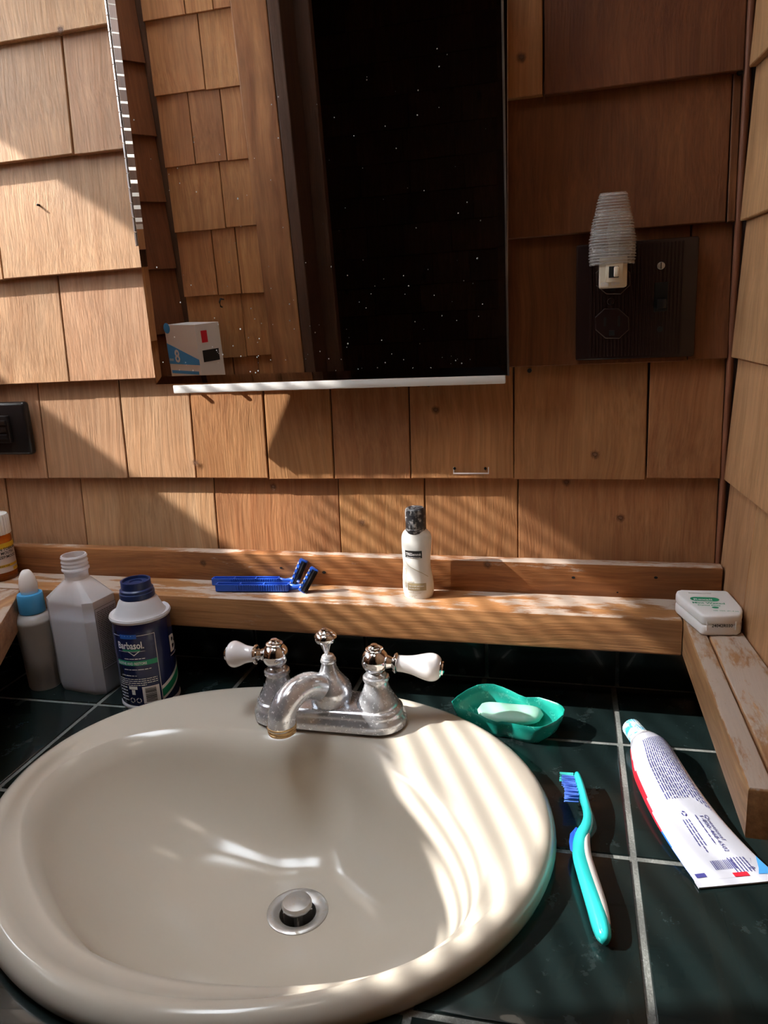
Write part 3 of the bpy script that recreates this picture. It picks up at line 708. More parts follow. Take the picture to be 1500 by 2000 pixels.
M_knot, _nt, _b = mat('wood_knot')
_b.inputs['Base Color'].default_value = (.13, .055, .025, 1); _b.inputs['Roughness'].default_value = .6
_tc = _nt.nodes.new('ShaderNodeTexCoord'); _ln = _nt.nodes.new('ShaderNodeVectorMath'); _ln.operation = 'LENGTH'
_no = _nt.nodes.new('ShaderNodeTexNoise'); _no.inputs['Scale'].default_value = 260; _nt.links.new(_tc.outputs['Object'], _no.inputs['Vector'])
_nt.links.new(_tc.outputs['Object'], _ln.inputs[0]); _m1 = _nt.nodes.new('ShaderNodeMath'); _m1.operation = 'MULTIPLY_ADD'; _m1.inputs[1].default_value = .004; _nt.links.new(_no.outputs['Fac'], _m1.inputs[0]); _nt.links.new(_ln.outputs['Value'], _m1.inputs[2])
_mr = _nt.nodes.new('ShaderNodeMapRange'); _mr.inputs['From Min'].default_value = .0032; _mr.inputs['From Max'].default_value = .0072; _mr.inputs['To Min'].default_value = .85; _mr.inputs['To Max'].default_value = 0
_nt.links.new(_m1.outputs[0], _mr.inputs['Value']); _nt.links.new(_mr.outputs[0], _b.inputs['Alpha'])
for px, py, s_ in ((1162, 888, 1.2), (851, 801, .9), (382, 904, .9), (707, 1021, .9), (534, 951, 1.1), (1106, 942, 1), (1212, 1012, 1), (118, 58, 1.3), (240, 268, .8), (1018, 112, 1)):
    p = W(px, py, D); yy = D
    z0_ = max(z for z in ZC if z <= p.z+.0006); f_ = (p.z-z0_)/.118; yy = D+.0063*f_-.0010
    p = W(px, py, yy); bm = NB(); A = [bm.verts.new((p.x+.0055*s_*math.cos(k*PI/8), yy+.0062/.118*.0055*s_*math.sin(k*PI/8), p.z+.0055*s_*math.sin(k*PI/8))) for k in range(16)]; bm.faces.new(A)
    obj('knot', bm, M_knot, wb, org=p)
for px, py in ((397, 1100), (952, 1103)):
    p = W(px, py, D-.0223); bm = NB(); A = [bm.verts.new((p.x+.0055*math.cos(k*PI/8), p.y, p.z+.0055*math.sin(k*PI/8))) for k in range(16)]; bm.faces.new(A); obj('knot', bm, M_knot, tr, org=p)
# ---------------------------------------------------------------- outlets, night light
y0 = .767
def plate2():
    a, b, c, d = W(1125, 480, y0), W(1364, 459, y0), W(1359, 693, y0), W(1124, 708, y0)
    x0, x1, z0, z1 = (a.x+d.x)/2, (b.x+c.x)/2, (c.z+d.z)/2, (a.z+b.z)/2
    t = thing('wall_plate', 'dark brown ribbed wall plate with an outlet and a toggle switch under the night light', 'outlet', ((x0+x1)/2, y0, z0))
    bm = NB(); box(bm, ((x0+x1)/2, y0+.004, (z0+z1)/2), (x1-x0, .009, z1-z0), bev=.0022)
    obj('plate', bm, M_brown, t, smooth=40)
    fx = y0-.0006
    n = 26; xs, xe = x0+.012, x1-.012
    for i in range(n):
        bm = NB(); box(bm, (xs+(xe-xs)*(i+.5)/n, fx-.0002, (z0+z1)/2), ((xe-xs)/n*.55, .0012, z1-z0-.006), bev=.0003); obj('rib', bm, M_brown, t)
    for py in (545, 632):
        c = W(1197 if py < 600 else 1195, py, fx); bm = NB()
        lathe(bm, [(.0170, 0), (.0170, .0022), (.0160, .0030), (.0004, .0030)], (c.x, fx+.0005, c.z), (0, -1, 0), 8, sx=1.0, sy=.86); bmesh.ops.rotate(bm, cent=(c.x, fx, c.z), matrix=Matrix.Rotation(R(22.5), 3, 'Y'), verts=bm.verts)
        f_ = obj('outlet_face', bm, M_brown, t, smooth=30)
        for dx, s in ((-.0063, .008), (.0063, .0095)):
            bm = NB(); box(bm, (c.x+dx, fx-.0026, c.z+.002), (.0021, .0012, s)); obj('slot', bm, M_slot, f_)
        bm = NB(); box(bm, (c.x, fx-.0026, c.z-.0085), (.0048, .0012, .0048), bev=.0001); obj('slot', bm, M_slot, f_)
    for px, py in ((1193, 589), (1291, 519)):
        c = W(px, py, fx); bm = NB(); lathe(bm, [(.0034, 0), (.0034, .0012), (.0028, .0018), (.0003, .0020)], (c.x, fx, c.z), (0, -1, 0), 16); s_ = obj('screw', bm, M_steel if px > 1200 else M_brown, t, smooth=40)
        bm = NB(); box(bm, (c.x, fx-.0020, c.z), (.0008, .0006, .0056)); obj('slot', bm, M_slot, s_)
    c = W(1289, 643, fx); bm = NB(); lathe(bm, [(.0026, 0), (.0026, .0014)], (c.x, fx-.0002, c.z), (0, -1, 0), 16); obj('screw_hole', bm, M_slot, t)
    c = W(1291, 580, fx); bm = NB(); box(bm, (c.x, fx-.0004, c.z), (.0118, .0015, .0262), bev=.0004); obj('toggle_frame', bm, M_slot, t)
    bm = NB(); box(bm, (c.x, fx-.005, c.z-.006), (.0088, .011, .009), bev=.0015); tg = obj('toggle', bm, M_black, t, smooth=40)
plate2()
def nightlight():
    yb = .742
    c = W(1197, 533, yb); t = thing('night_light', 'plug-in night light with clear ribbed shade and ivory base in the outlet', 'lamp', (c.x, yb, W(1197, 560, yb).z))
    a, b = W(1170, 540, yb), W(1225, 540, yb); z0, z1 = W(1197, 562, yb).z, W(1197, 500, yb).z
    cx = (a.x+b.x)/2; w_ = b.x-a.x
    bm = NB(); box(bm, (cx, yb+.0135-.001, (z0+z1)/2), (w_, .0232, z1-z0), bev=.002); bd = obj('base', bm, M_ivory, t, smooth=40)
    q = yb
    bm = NB(); box(bm, (cx+.001, q-.0010, z0+.0130), (w_*.62, .0030, .0165), bev=.0006); obj('switch_frame', bm, M_ivory, bd, smooth=40)
    bm = NB(); box(bm, (cx+.0005, q-.0026, z0+.0135), (.0085, .0006, .0098)); obj('switch_slot', bm, M_slot, bd)
    bm = NB(); box(bm, (cx+.0026, q-.0052, z0+.0135), (.0042, .006, .0086), bev=.0008); obj('switch_lever', bm, M_ivory, bd, smooth=40)
    bm = NB(); text(bm, 'ON  OFF', .0042, onplane((cx-.0105, q-.0012, z0+.0022), (1, 0, 0), (0, 0, 1)), bold=.0001); obj('lettering', bm, M_grey, bd)
    for dx in (-.0063, .0063):
        bm = NB(); box(bm, (cx+dx, yb+.0255, z0+.012), (.0015, .006, .007)); obj('prong', bm, M_steel, bd)
    # ribbed clear shade: shell open toward the wall
    zt_ = W(1192, 371, yb-.006).z; zb_ = W(1192, 516, yb-.006).z; hh = zt_-zb_
    ws = spline([(.0, .0196, .017), (.25, .0204, .0175), (.5, .0198, .016), (.75, .0176, .0130), (.93, .0145, .0090), (1.0, .0118, .006)], 5)
    bm = NB(); rings = []
    nr = len(ws)*3
    for i in range(nr+1):
        f = i/nr; j = f*(len(ws)-1); k = min(int(j), len(ws)-2); a_ = ws[k]+(ws[k+1]-ws[k])*(j-k)
        rip = .0006*math.sin(f*2*PI*22)
        row = []
        for s in range(17):
            an = PI+PI*s/16
            e = 3.2; ca, sa = math.cos(an), math.sin(an)
            row.append((cx-.001+(a_[1]+rip)*abs(ca)**(2/e)*math.copysign(1, ca), yb+.014-(a_[2]+rip)*abs(sa)**(2/e)*1.0-.0, zb_+hh*f))
        rings.append(row)
    inner = [[(cx-.001+(x-cx+.001)*.93, yb+.014+(y-yb-.014)*.92, z) for x, y, z in r] for r in rings]
    full = [o_+i_[::-1] for o_, i_ in zip(rings, inner)]
    loft(bm, full); sh = obj('shade', bm, M_clear, t, smooth=60)
    for q in range(25):
        row = rings[int((.03+.92*q/24)*nr)]; bm = NB(); tube(bm, [(x, y-.0004, z) for x, y, z in row], .00035, 5); obj('shade_rib', bm, M_rib, sh, smooth='all')
    bm = NB(); lathe(bm, [(.0045, 0), (.0045, .012), (.0065, .018), (.0068, .024), (.0045, .031), (.0005, .034)], (cx, yb+.006, z1-.002), n=20); obj('bulb', bm, M_clear, t, smooth='all')
nightlight()
def plate1():
    a, b = W(53, 787, .764), W(53, 889, .764); x1 = (a.x+b.x)/2; z0, z1 = W(20, 889, .764).z, W(20, 786, .764).z; x0 = x1-.115
    t = thing('wall_outlet', 'glossy black wall outlet plate set sideways at the left edge of the shingles', 'outlet', ((x0+x1)/2, .764, z0))
    bm = NB(); box(bm, ((x0+x1)/2, .770, (z0+z1)/2), (x1-x0, .011, z1-z0), bev=.004); obj('plate', bm, M_black, t, smooth=50)
    bm = NB(); box(bm, ((x0+x1)/2, .763, (z0+z1)/2), (x1-x0-.046, .007, .033), bev=.0015); f_ = obj('outlet_face', bm, M_black, t, smooth=40)
    for k in (-1, 0, 1):
        bm = NB(); box(bm, (x1-.037, .7588, (z0+z1)/2+k*.0085), (.024, .003, .0055), bev=.0005); obj('rib', bm, M_black, f_)
plate1()

# ---------------------------------------------------------------- bottles on the left
def pill():
    c = P(1, 1128, .111); r = .0205; zt_ = zat(c.x, c.y, 1005)-.111; k = zt_/.078
    t = thing('pill_bottle', 'amber pill bottle with white cap and yellow-banded label at the left edge', 'bottle', (c.x, c.y, .111))
    bm = NB(); lathe(bm, [(r*.95, 0), (r, .002), (r, .050*k), (r*.93, .054*k), (r*.93, .056*k)], c, n=40); obj('vial', bm, M_amber, t, smooth=40)
    bm = NB(); n = 60
    loft(bm, [[(c.x+(r*.98+.0012*(i % 2))*math.cos(2*PI*i/n)*f, c.y+(r*.98+.0012*(i % 2))*math.sin(2*PI*i/n)*f, c.z+z*k) for i in range(n)] for f, z in ((1, .0545), (1, .075), (.95, .0775), (.86, .078), (.84, .0768))]); obj('cap', bm, M_plw, t, smooth=25)
    ph = math.atan2(-c.y, -c.x)
    rr_ = r+.0003; f = lambda u, v: Vector((c.x+rr_*math.cos(ph+u/rr_), c.y+rr_*math.sin(ph+u/rr_), c.z+v*k))
    bm = NB(); patch(bm, -.05, .010, .036, .045, f, 40, 1); lb = obj('label', bm, M_label, t, smooth='all')
    rr2 = r+.0005; f2 = lambda u, v: Vector((c.x+rr2*math.cos(ph+u/rr2), c.y+rr2*math.sin(ph+u/rr2), c.z+v*k))
    bm = NB(); patch(bm, -.04, .0385, .036, .045, f2, 40, 1); patch(bm, -.04, .0165, .036, .0195, f2, 40, 1); patch(bm, .018, .0105, .030, .0145, f2, 6, 1); obj('yellow_band', bm, M_yellow, lb)
    rr3 = r+.0007; f3 = lambda u, v: Vector((c.x+rr3*math.cos(ph+u/rr3), c.y+rr3*math.sin(ph+u/rr3), c.z+v*k))
    bm = NB(); text(bm, 'LAN TOBRAM', .0048, f3, dx=-.002, dy=.0365, bold=.0001); text(bm, 'BY MOUTH', .0048, f3, dx=-.002, dy=.0318, bold=.0001); text(bm, 'SLEEP/MOOD', .0048, f3, dx=-.002, dy=.0270, bold=.0001); text(bm, 'ZEPAM TAB', .0030, f3, dx=-.002, dy=.0168); obj('lettering', bm, M_inkk, lb)
pill()
def dropper():
    c = P(90, 1337, 0); zc = lambda py: zat(c.x, c.y, py)
    zs, zk0, zk1, zt_ = zc(1207), zc(1192), zc(1158), zc(1113)
    t = thing('squeeze_bottle', 'cloudy squeeze bottle with sky-blue collar and white tip at the left', 'bottle', c)
    bm = NB(); lathe(bm, [(.0165, 0), (.0178, .0025), (.0190, zs*.5), (.0215, zs-.003), (.0218, zs-.001), (.0208, zs+.001), (.0190, zs+.004), (.0150, zs+.007), (.0118, zs+.008), (.0118, zk0+.004)], c, n=40); obj('bottle_body', bm, M_smoke, t, smooth=50)
    bm = NB(); lathe(bm, [(.0110, zk0-.002), (.0140, zk0-.001), (.0144, zk0+.001), (.0140, zk1-.002), (.0132, zk1), (.008, zk1+.0005)], c, n=36); obj('collar', bm, M_cyan, t, smooth=40)
    a = zk1; b = zt_-zk1
    bm = NB(); lathe(bm, [(.0088, a-.001), (.0098, a+b*.2), (.0100, a+b*.38), (.0085, a+b*.68), (.0058, a+b*.9), (.0040, a+b*.98), (.0018, a+b), (.0012, a+b-.002)], c, n=32); obj('tip', bm, M_plw, t, smooth='all')
dropper()
def alcohol():
    c = Vector((-.5570, .6890, 0)); rot = R(-8); w_, d_ = .0345, .0235
    t = thing('rubbing_alcohol_bottle', 'frosted open bottle half full of clear liquid beside the shaving cream can', 'bottle', c)
    zc = lambda py: zat(c.x, c.y, py)
    zs, zn, zt_ = zat(c.x-.03, c.y-.02, 1172), zc(1128), zc(1083)
    def ring(sx, sy, z, ch=.28):
        pts = [(-1+ch, -1), (1-ch, -1), (1, -1+ch), (1, 1-ch), (1-ch, 1), (-1+ch, 1), (-1, 1-ch), (-1, -1+ch)]
        sub = []
        for i in range(8):
            a, b = pts[i], pts[(i+1) % 8]
            for k in range(4): sub.append((a[0]+(b[0]-a[0])*k/4, a[1]+(b[1]-a[1])*k/4))
        return [(c.x+(x*sx*math.cos(rot)-y*sy*math.sin(rot)), c.y+(x*sx*math.sin(rot)+y*sy*math.cos(rot)), z) for x, y in sub]
    def circ(r, z): 
        out = []
        base = ring(1, 1, 0)
        for p in base:
            a = math.atan2(p[1]-c.y, p[0]-c.x); out.append((c.x+r*math.cos(a), c.y+r*math.sin(a), z))
        return out
    bm = NB()
    rs = [ring(w_*.93, d_*.92, 0), ring(w_*.985, d_*.97, .003), ring(w_, d_, .010), ring(w_, d_, zs-.004), ring(w_*.985, d_*.98, zs)]
    A, B = ring(w_*.985, d_*.98, zs), circ(.0135, zn)
    for f in (.3, .6, .85): rs.append([tuple(Vector(p)*(1-f)+Vector(q)*f) for p, q in zip(A, B)])
    rs += [circ(.0130, zn), circ(.0125, zn+.005)]
    loft(bm, rs); obj('bottle_body', bm, M_frost, t, smooth=30)
    lv = zat(c.x-.01, c.y-.022, 1212)
    bm = NB(); loft(bm, [ring(w_*.95, d_*.93, .003), ring(w_*.96, d_*.95, lv)]); obj('liquid', bm, M_liq, t, smooth=30)
    bm = NB(); h_ = zt_-zn; lathe(bm, [(.0125, zn+.004), (.0135, zn+h_*.35), (.0150, zn+h_*.38), (.0150, zn+h_*.44), (.0138, zn+h_*.5), (.0146, zn+h_*.58), (.0138, zn+h_*.66), (.0146, zn+h_*.74), (.0138, zn+h_*.82), (.0144, zn+h_*.93), (.0135, zt_), (.0120, zt_), (.0116, zn+.008)], c, n=36, cap=(True, True)); obj('threaded_neck', bm, M_frost, t, smooth=30)
    # drug-facts style panel on the right side face
    ux = Vector((-math.sin(rot), math.cos(rot), 0)); nx = Vector((math.cos(rot), math.sin(rot), 0))
    o = c+nx*w_-ux*(d_*.70)
    f0 = onplane(o, ux, (0, 0, 1), nx, .0005); f1 = onplane(o, ux, (0, 0, 1), nx, .0008); L_ = d_*1.4
    bm = NB(); patch(bm, 0, .030, L_, zs-.008, f0); lb = obj('label', bm, M_grey, t)
    bm = NB(); e = .0005
    for (a, b, cc, dd) in ((0, .030, L_, .0305), (0, zs-.0085, L_, zs-.008), (0, .030, e, zs-.008), (L_-e, .030, L_, zs-.008)): patch(bm, a, b, cc, dd, f1)
    v = .033
    while v < zs-.012: scribble(bm, .002, v, L_-.002, .0011, f1); v += .0021
    obj('fine_print', bm, M_inkk, lb)
alcohol()
def can():
    c = P(297, 1361, 0); r = .0315; zc = lambda py: zat(c.x, c.y, py)
    z1 = zc(1193); z2 = zc(1163); z3 = zc(1132)
    t = thing('shaving_cream_can', 'navy shaving cream can with pale grey shoulder and dark blue nozzle cap', 'can', c)
    bm = NB(); lathe(bm, [(r*.93, .0005), (r*.97, 0), (r*1.0, .0015), (r*1.0, .0038), (r*.97, .0052)], c, n=56); obj('bottom_rim', bm, M_grey, t, smooth=40)
    bm = NB(); lathe(bm, [(r*.95, .004), (r*.98, .0065), (r*.98, z1-.014), (r*.95, z1-.006), (r*.90, z1-.003)], c, n=56); bd = obj('can_body', bm, M_navy, t, smooth=40)
    bm = NB(); lathe(bm, [(r*.90, z1-.005), (r*1.0, z1-.004), (r*1.03, z1-.0015), (r*1.0, z1+.0006), (r*.93, z1-.0005), (r*.88, z1-.0005), (r*.84, z1+.001), (r*.80, z1+.003), (r*.66, z1+(z2-z1)*.75), (r*.56, z2), (r*.50, z2+.001)], c, n=56); obj('shoulder', bm, M_grey, t, smooth=40)
    h_ = z3-z2; bm = NB(); lathe(bm, [(r*.52, z2-.002), (r*.585, z2), (r*.585, z2+h_*.30), (r*.56, z2+h_*.32), (r*.56, z2+h_*.48), (r*.545, z2+h_*.5), (r*.50, z2+h_*.55), (r*.50, z3), (r*.44, z3), (r*.43, z3-.003), (r*.30, z3-.0035), (r*.28, z3-.002), (r*.22, z3-.002), (r*.2, z3-.0035), (.0008, z3-.0035)], c, n=48); cp = obj('cap', bm, M_navyp, t, smooth=35)
    ph = math.atan2(-c.y, -c.x)-.30
    R1 = r*.98+.0003; R2 = r*.98+.0006
    f1 = oncyl(c, R1, ph, 0); f2 = oncyl(c, R2, ph, 0); zt_ = z1-.016; k = zt_/.098
    # left half edge of the printed panel at u=-.03, right at +.018
    bm = NB(); e = .0006
    patch(bm, .0205, .008, .0205+e, zt_, f1); patch(bm, -.028, zt_-e, .0205, zt_, f1, 14, 1)
    text(bm, 'Barbasol.', .0125*k, f2, dx=-.0215, dy=zt_-.0165*k, sx=.74, bold=.00022)
    patch(bm, -.022, zt_-.0205*k, .009, zt_-.0201*k, f1, 10, 1)
    for s in (0, 1):
        pts = [(-.009, zt_-.0205*k), (-.003, zt_-.0255*k), (.003, zt_-.0205*k)]
        a, b = pts[s], pts[s+1]; bm.faces.new([bm.verts.new(f2(*q)) for q in (a, b, (b[0], b[1]+.0009), (a[0], a[1]+.0009))])
    scribble(bm, -.015, zt_-.030*k, .008, .0014, f2); scribble(bm, -.017, zt_-.044*k, .013, .0014, f2)
    text(bm, 'SOOTHE AND RESTORE', .0046*k, f2, dx=-.026, dy=zt_-.0372*k, sx=.80, bold=.00008)
    scribble(bm, -.022, zt_-.052*k, -.003, .0015, f2)
    for q in range(4): scribble(bm, -.026, zt_-(.0565+.0026*q)*k, .018 if q < 3 else .006, .0012, f2)
    # barcode block
    patch(bm, .0005, .0085, .0185, .0315*k, f1, 8, 1)
    # small razor and recycling pictures
    patch(bm, -.0145, .0285*k, -.0045, .0325*k, f2, 4, 1); patch(bm, -.0115, .0215*k, -.0075, .028*k, f2, 2, 1)
    for cx_ in (-.012, -.0045):
        n = 16
        for i in range(n):
            if i in (3, 8, 13): continue
            a0_, a1_ = 2*PI*i/n, 2*PI*(i+1)/n
            bm.faces.new([bm.verts.new(f2(cx_+rr_*math.cos(a), .0125+rr_*math.sin(a))) for rr_, a in ((.0030, a0_), (.0030, a1_), (.0021, a1_), (.0021, a0_))])
    for q in range(5): scribble(bm, -.028, (.030-.0042*q)*k, -.017, .0014, f2)
    # the big letter at the right edge (rest of the brand lettering)
    text(bm, 'B', .030*k, f2, dx=.0385, dy=zt_-.034*k, bold=.0006)
    patch(bm, .0385, zt_-.039*k, .058, zt_-.038*k, f2, 6, 1)
    # diagonal white/green swoosh at the base
    def sw(u, lo_): return lo_+ .020*max(0, (u-.022)/.04)**1.0
    for lo_, hi_ in ((.0205, .0245), (.0085, .0115)):
        for i in range(16):
            u0_, u1_ = .0215+.045*i/16, .0215+.045*(i+1)/16
            bm.faces.new([bm.verts.new(f1(*q)) for q in ((u0_, sw(u0_, lo_)), (u1_, sw(u1_, lo_)), (u1_, sw(u1_, hi_)), (u0_, sw(u0_, hi_)))])
    obj('white_print', bm, M_winkk, bd)
    bm = NB(); patch(bm, -.026, zt_-.0385*k, .0203, zt_-.0322*k, f1, 14, 1); obj('green_band', bm, M_green, bd)
    bm = NB(); patch(bm, -.016, zt_-.0198*k, .004, zt_-.0175*k, f1, 8, 1); obj('green_bar', bm, M_green, bd)
    bm = NB()
    for i in range(16):
        u0_, u1_ = .0215+.045*i/16, .0215+.045*(i+1)/16
        bm.faces.new([bm.verts.new(f1(*q)) for q in ((u0_, sw(u0_, .0115)), (u1_, sw(u1_, .0115)), (u1_, sw(u1_, .0205)), (u0_, sw(u0_, .0205)))])
    obj('green_swoosh', bm, M_green, bd)
    bm = NB(); patch(bm, -.017, zt_-.004*k, .002, zt_+.0015*k, f1, 8, 1); obj('blue_print', bm, M_tblue, bd)
    bm = NB(); v = .0105
    rr = random.Random(5)
    while v < .030*k: hgt = rr.choice((.0004, .0007, .0010)); patch(bm, .0035, v, .0150, v+hgt, f2, 6, 1); v += hgt+rr.choice((.0004, .0007))
    obj('barcode', bm, M_inkk, bd)
can()

# ---------------------------------------------------------------- on the back ledge
def razor(px0, px1, py, zb, name_lab, hx, tilt, blk):
    a = P(px0, py, .111+zb); b = P(px1, py, .111+zb); d = (b-a).normalized(); L_ = (b-a).length; s = Vector((-d.y, d.x, 0))
    t = thing('disposable_razor', name_lab, 'razor', (a.x, a.y, .111), 'blue razors on the ledge')
    Z = Vector((0, 0, 1)); T = Matrix.Translation(a) @ Matrix((( d.x, s.x, 0), (d.y, s.y, 0), (0, 0, 1))).to_4x4()
    bm = NB()
    # channel-shaped handle: floor and two side walls, with cross webs
    hl = L_*.80; wz = .0042
    box(bm, (hl/2, 0, wz-.0038+.0012), (hl, .0075, .0024), M=T, bev=.0005)
    for q in (-1, 1): box(bm, (hl/2, q*.0038, wz), (hl, .0013, .0080), M=T, bev=.0004)
    for q in (0.0, .33, .66, 1): box(bm, (hl*q, 0, wz), (.0014, .0075, .0076), M=T)
    obj('handle', bm, M_blue, t)
    for q in range(22):
        if q % 1 == 0:
            bm = NB(); box(bm, (hl*.28+hl*.70*q/21, -.0049, wz), (.0011, .0009, .0070), M=T, bev=.0002); obj('grip_rib', bm, M_blue, t)
    bm = NB(); tube(bm, [T @ Vector((hl, 0, wz)), T @ Vector((hl+.008, 0, wz-.0005)), T @ Vector((hl+.016, 0, wz+.001)), T @ Vector((hl+.021, 0, wz+.004))], [(.0022, .0040), (.0020, .0030), (.0022, .0030), (.0024, .0050)], 10); obj('neck', bm, M_blue, t, smooth='all')
    # head: tilted cartridge, long axis leaning back to the right, blades facing the camera
    hc = T @ Vector((hl+.0235, -.002, wz+.0085)); A = Matrix.Translation(hc) @ Matrix.Rotation(R(tilt), 4, 'Y') @ Matrix.Rotation(R(-12), 4, 'X')
    bm = NB(); box(bm, (0, 0, 0), (.0095, .0060, .038*blk), M=A, bev=.0014); hd = obj('head', bm, M_blue, t, smooth=40)
    bm = NB(); box(bm, (.0012, -.0034, 0), (.0016, .0012, .034*blk), M=A); box(bm, (-.0010, -.0034, 0), (.0008, .0012, .034*blk), M=A); obj('blade', bm, M_inkk, hd)
    bm = NB(); box(bm, (.0040, -.0034, 0), (.0030, .0012, .034*blk), M=A); obj('lubricating_strip', bm, M_blade, hd)
    for q in range(5): bm = NB(); box(bm, (-.0040, -.0032, (q-2)*.0065*blk), (.0013, .0012, .0022), M=A); obj('notch', bm, M_winkk, hd)
razor(418, 578, 1141, .001, 'blue disposable razor lying behind, nearer the wall, head rising higher', 0, 24, .95)
razor(425, 600, 1153, .001, 'blue disposable razor lying in front, with finely ribbed handle side', 0, 30, .80)
def shampoo():
    c = P(818, 1163, .111); zc = lambda py: zat(c.x, c.y, py)-.111
    t = thing('conditioner_bottle', 'small white bottle with dusty black flip cap on the back ledge', 'bottle', c)
    zs = [zc(y) for y in (1166, 1150, 1130, 1105, 1085, 1065, 1050, 1042, 1036, 1031)]
    wl_ = [.0165, .0182, .0182, .0170, .0170, .0176, .0172, .0160, .0135, .0100]   # left half widths
    wr_ = [.0165, .0182, .0178, .0155, .0158, .0172, .0178, .0168, .0140, .0100]
    dp = [.0115, .0125, .0125, .0120, .0118, .0118, .0115, .0112, .0105, .0095]
    c2 = c
    rows = spline([(z, a, b, d_) for z, a, b, d_ in zip([0]+zs[1:], wl_, wr_, dp)], 4)
    bm = NB(); rs = [[(c2.x+q[1]*math.cos(a)*.9 if math.cos(a) < 0 else c2.x+q[2]*math.cos(a)*.9, c2.y+q[3]*.92*math.sin(a), c2.z+max(q[0], 0)) for a in [2*PI*i/36 for i in range(36)]] for q in rows]
    rs[0] = [(x, y, c2.z) for x, y, z in rs[0]]
    loft(bm, rs); bd = obj('bottle_body', bm, M_sham, t, smooth=60)
    zk0, zk1 = zc(1036), zc(991)
    bm = NB(); lathe(bm, [(.0100, zk0-.002), (.0106, zk0-.001), (.0106, zk0+.003), (.0102, zk0+.0035), (.0104, zk0+.004), (.0104, zk1-.004), (.0100, zk1-.0015), (.0085, zk1), (.0005, zk1+.0004)], c2, n=36); cp = obj('cap', bm, M_capd, t, smooth=35)
    ph = R(-90-8)
    def fs(u, v):
        z = v; 
        q = min(rows, key=lambda r: abs(r[0]-z)); 
        i = [k for k in range(len(rows)-1) if rows[k][0] <= z <= rows[k+1][0]]
        if i: k = i[0]; f = (z-rows[k][0])/max(1e-6, rows[k+1][0]-rows[k][0]); q = rows[k]+(rows[k+1]-rows[k])*f
        x = u*1.0; wdt = (q[1] if x < 0 else q[2])*.9; s = max(0, 1-(x/wdt)**2)**.5
        return Vector((c2.x+x, c2.y-q[3]*.92*s-fs.e, c2.z+z))
    fs.e = .0003
    zt_ = lambda y: zc(y)
    bm = NB(); patch(bm, -.0105, zt_(1084), .0075, zt_(1070), fs, 10, 2); obj('brand_panel', bm, M_inkk, bd)
    bm = NB(); patch(bm, -.0088, zt_(1146), .0105, zt_(1132), fs, 10, 2); obj('gold_panel', bm, M_gold, bd)
    fs.e = .0006; bm = NB(); text(bm, 'TRESemmé', .0042, fs, dx=-.0096, dy=zt_(1079), sx=.82, bold=.00008); scribble(bm, -.009, zt_(1083), .006, .0007, fs)
    scribble(bm, -.0075, zt_(1138), .009, .0009, fs); scribble(bm, -.0075, zt_(1142.5), .004, .0009, fs); obj('white_print', bm, M_winkk, bd)
    bm = NB(); text(bm, 'conditioner', .0030, fs, dx=-.0085, dy=zt_(1151.5)); scribble(bm, -.0085, zt_(1130), -.001, .0008, fs)
    text(bm, 'MOISTURE RICH', .0030, lambda u, v: fs(-.0098-v*.0-.0+v*-1+.0, zt_(1142)+u), sx=.95)
    scribble(bm, -.0085, zt_(1156), .001, .0006, fs); scribble(bm, -.0085, zt_(1159), -.001, .0009, fs)
    cv = spline([(-.0110, zt_(1090)), (-.0075, zt_(1099)), (.000, zt_(1106)), (.007, zt_(1113)), (.0125, zt_(1121))], 5)
    for p, q in zip(cv, cv[1:]): bm.faces.new([bm.verts.new(fs(*k)) for k in ((p[0], p[1]), (q[0], q[1]), (q[0], q[1]+.0006), (p[0], p[1]+.0006))])
    obj('grey_print', bm, M_gold, bd)
shampoo()
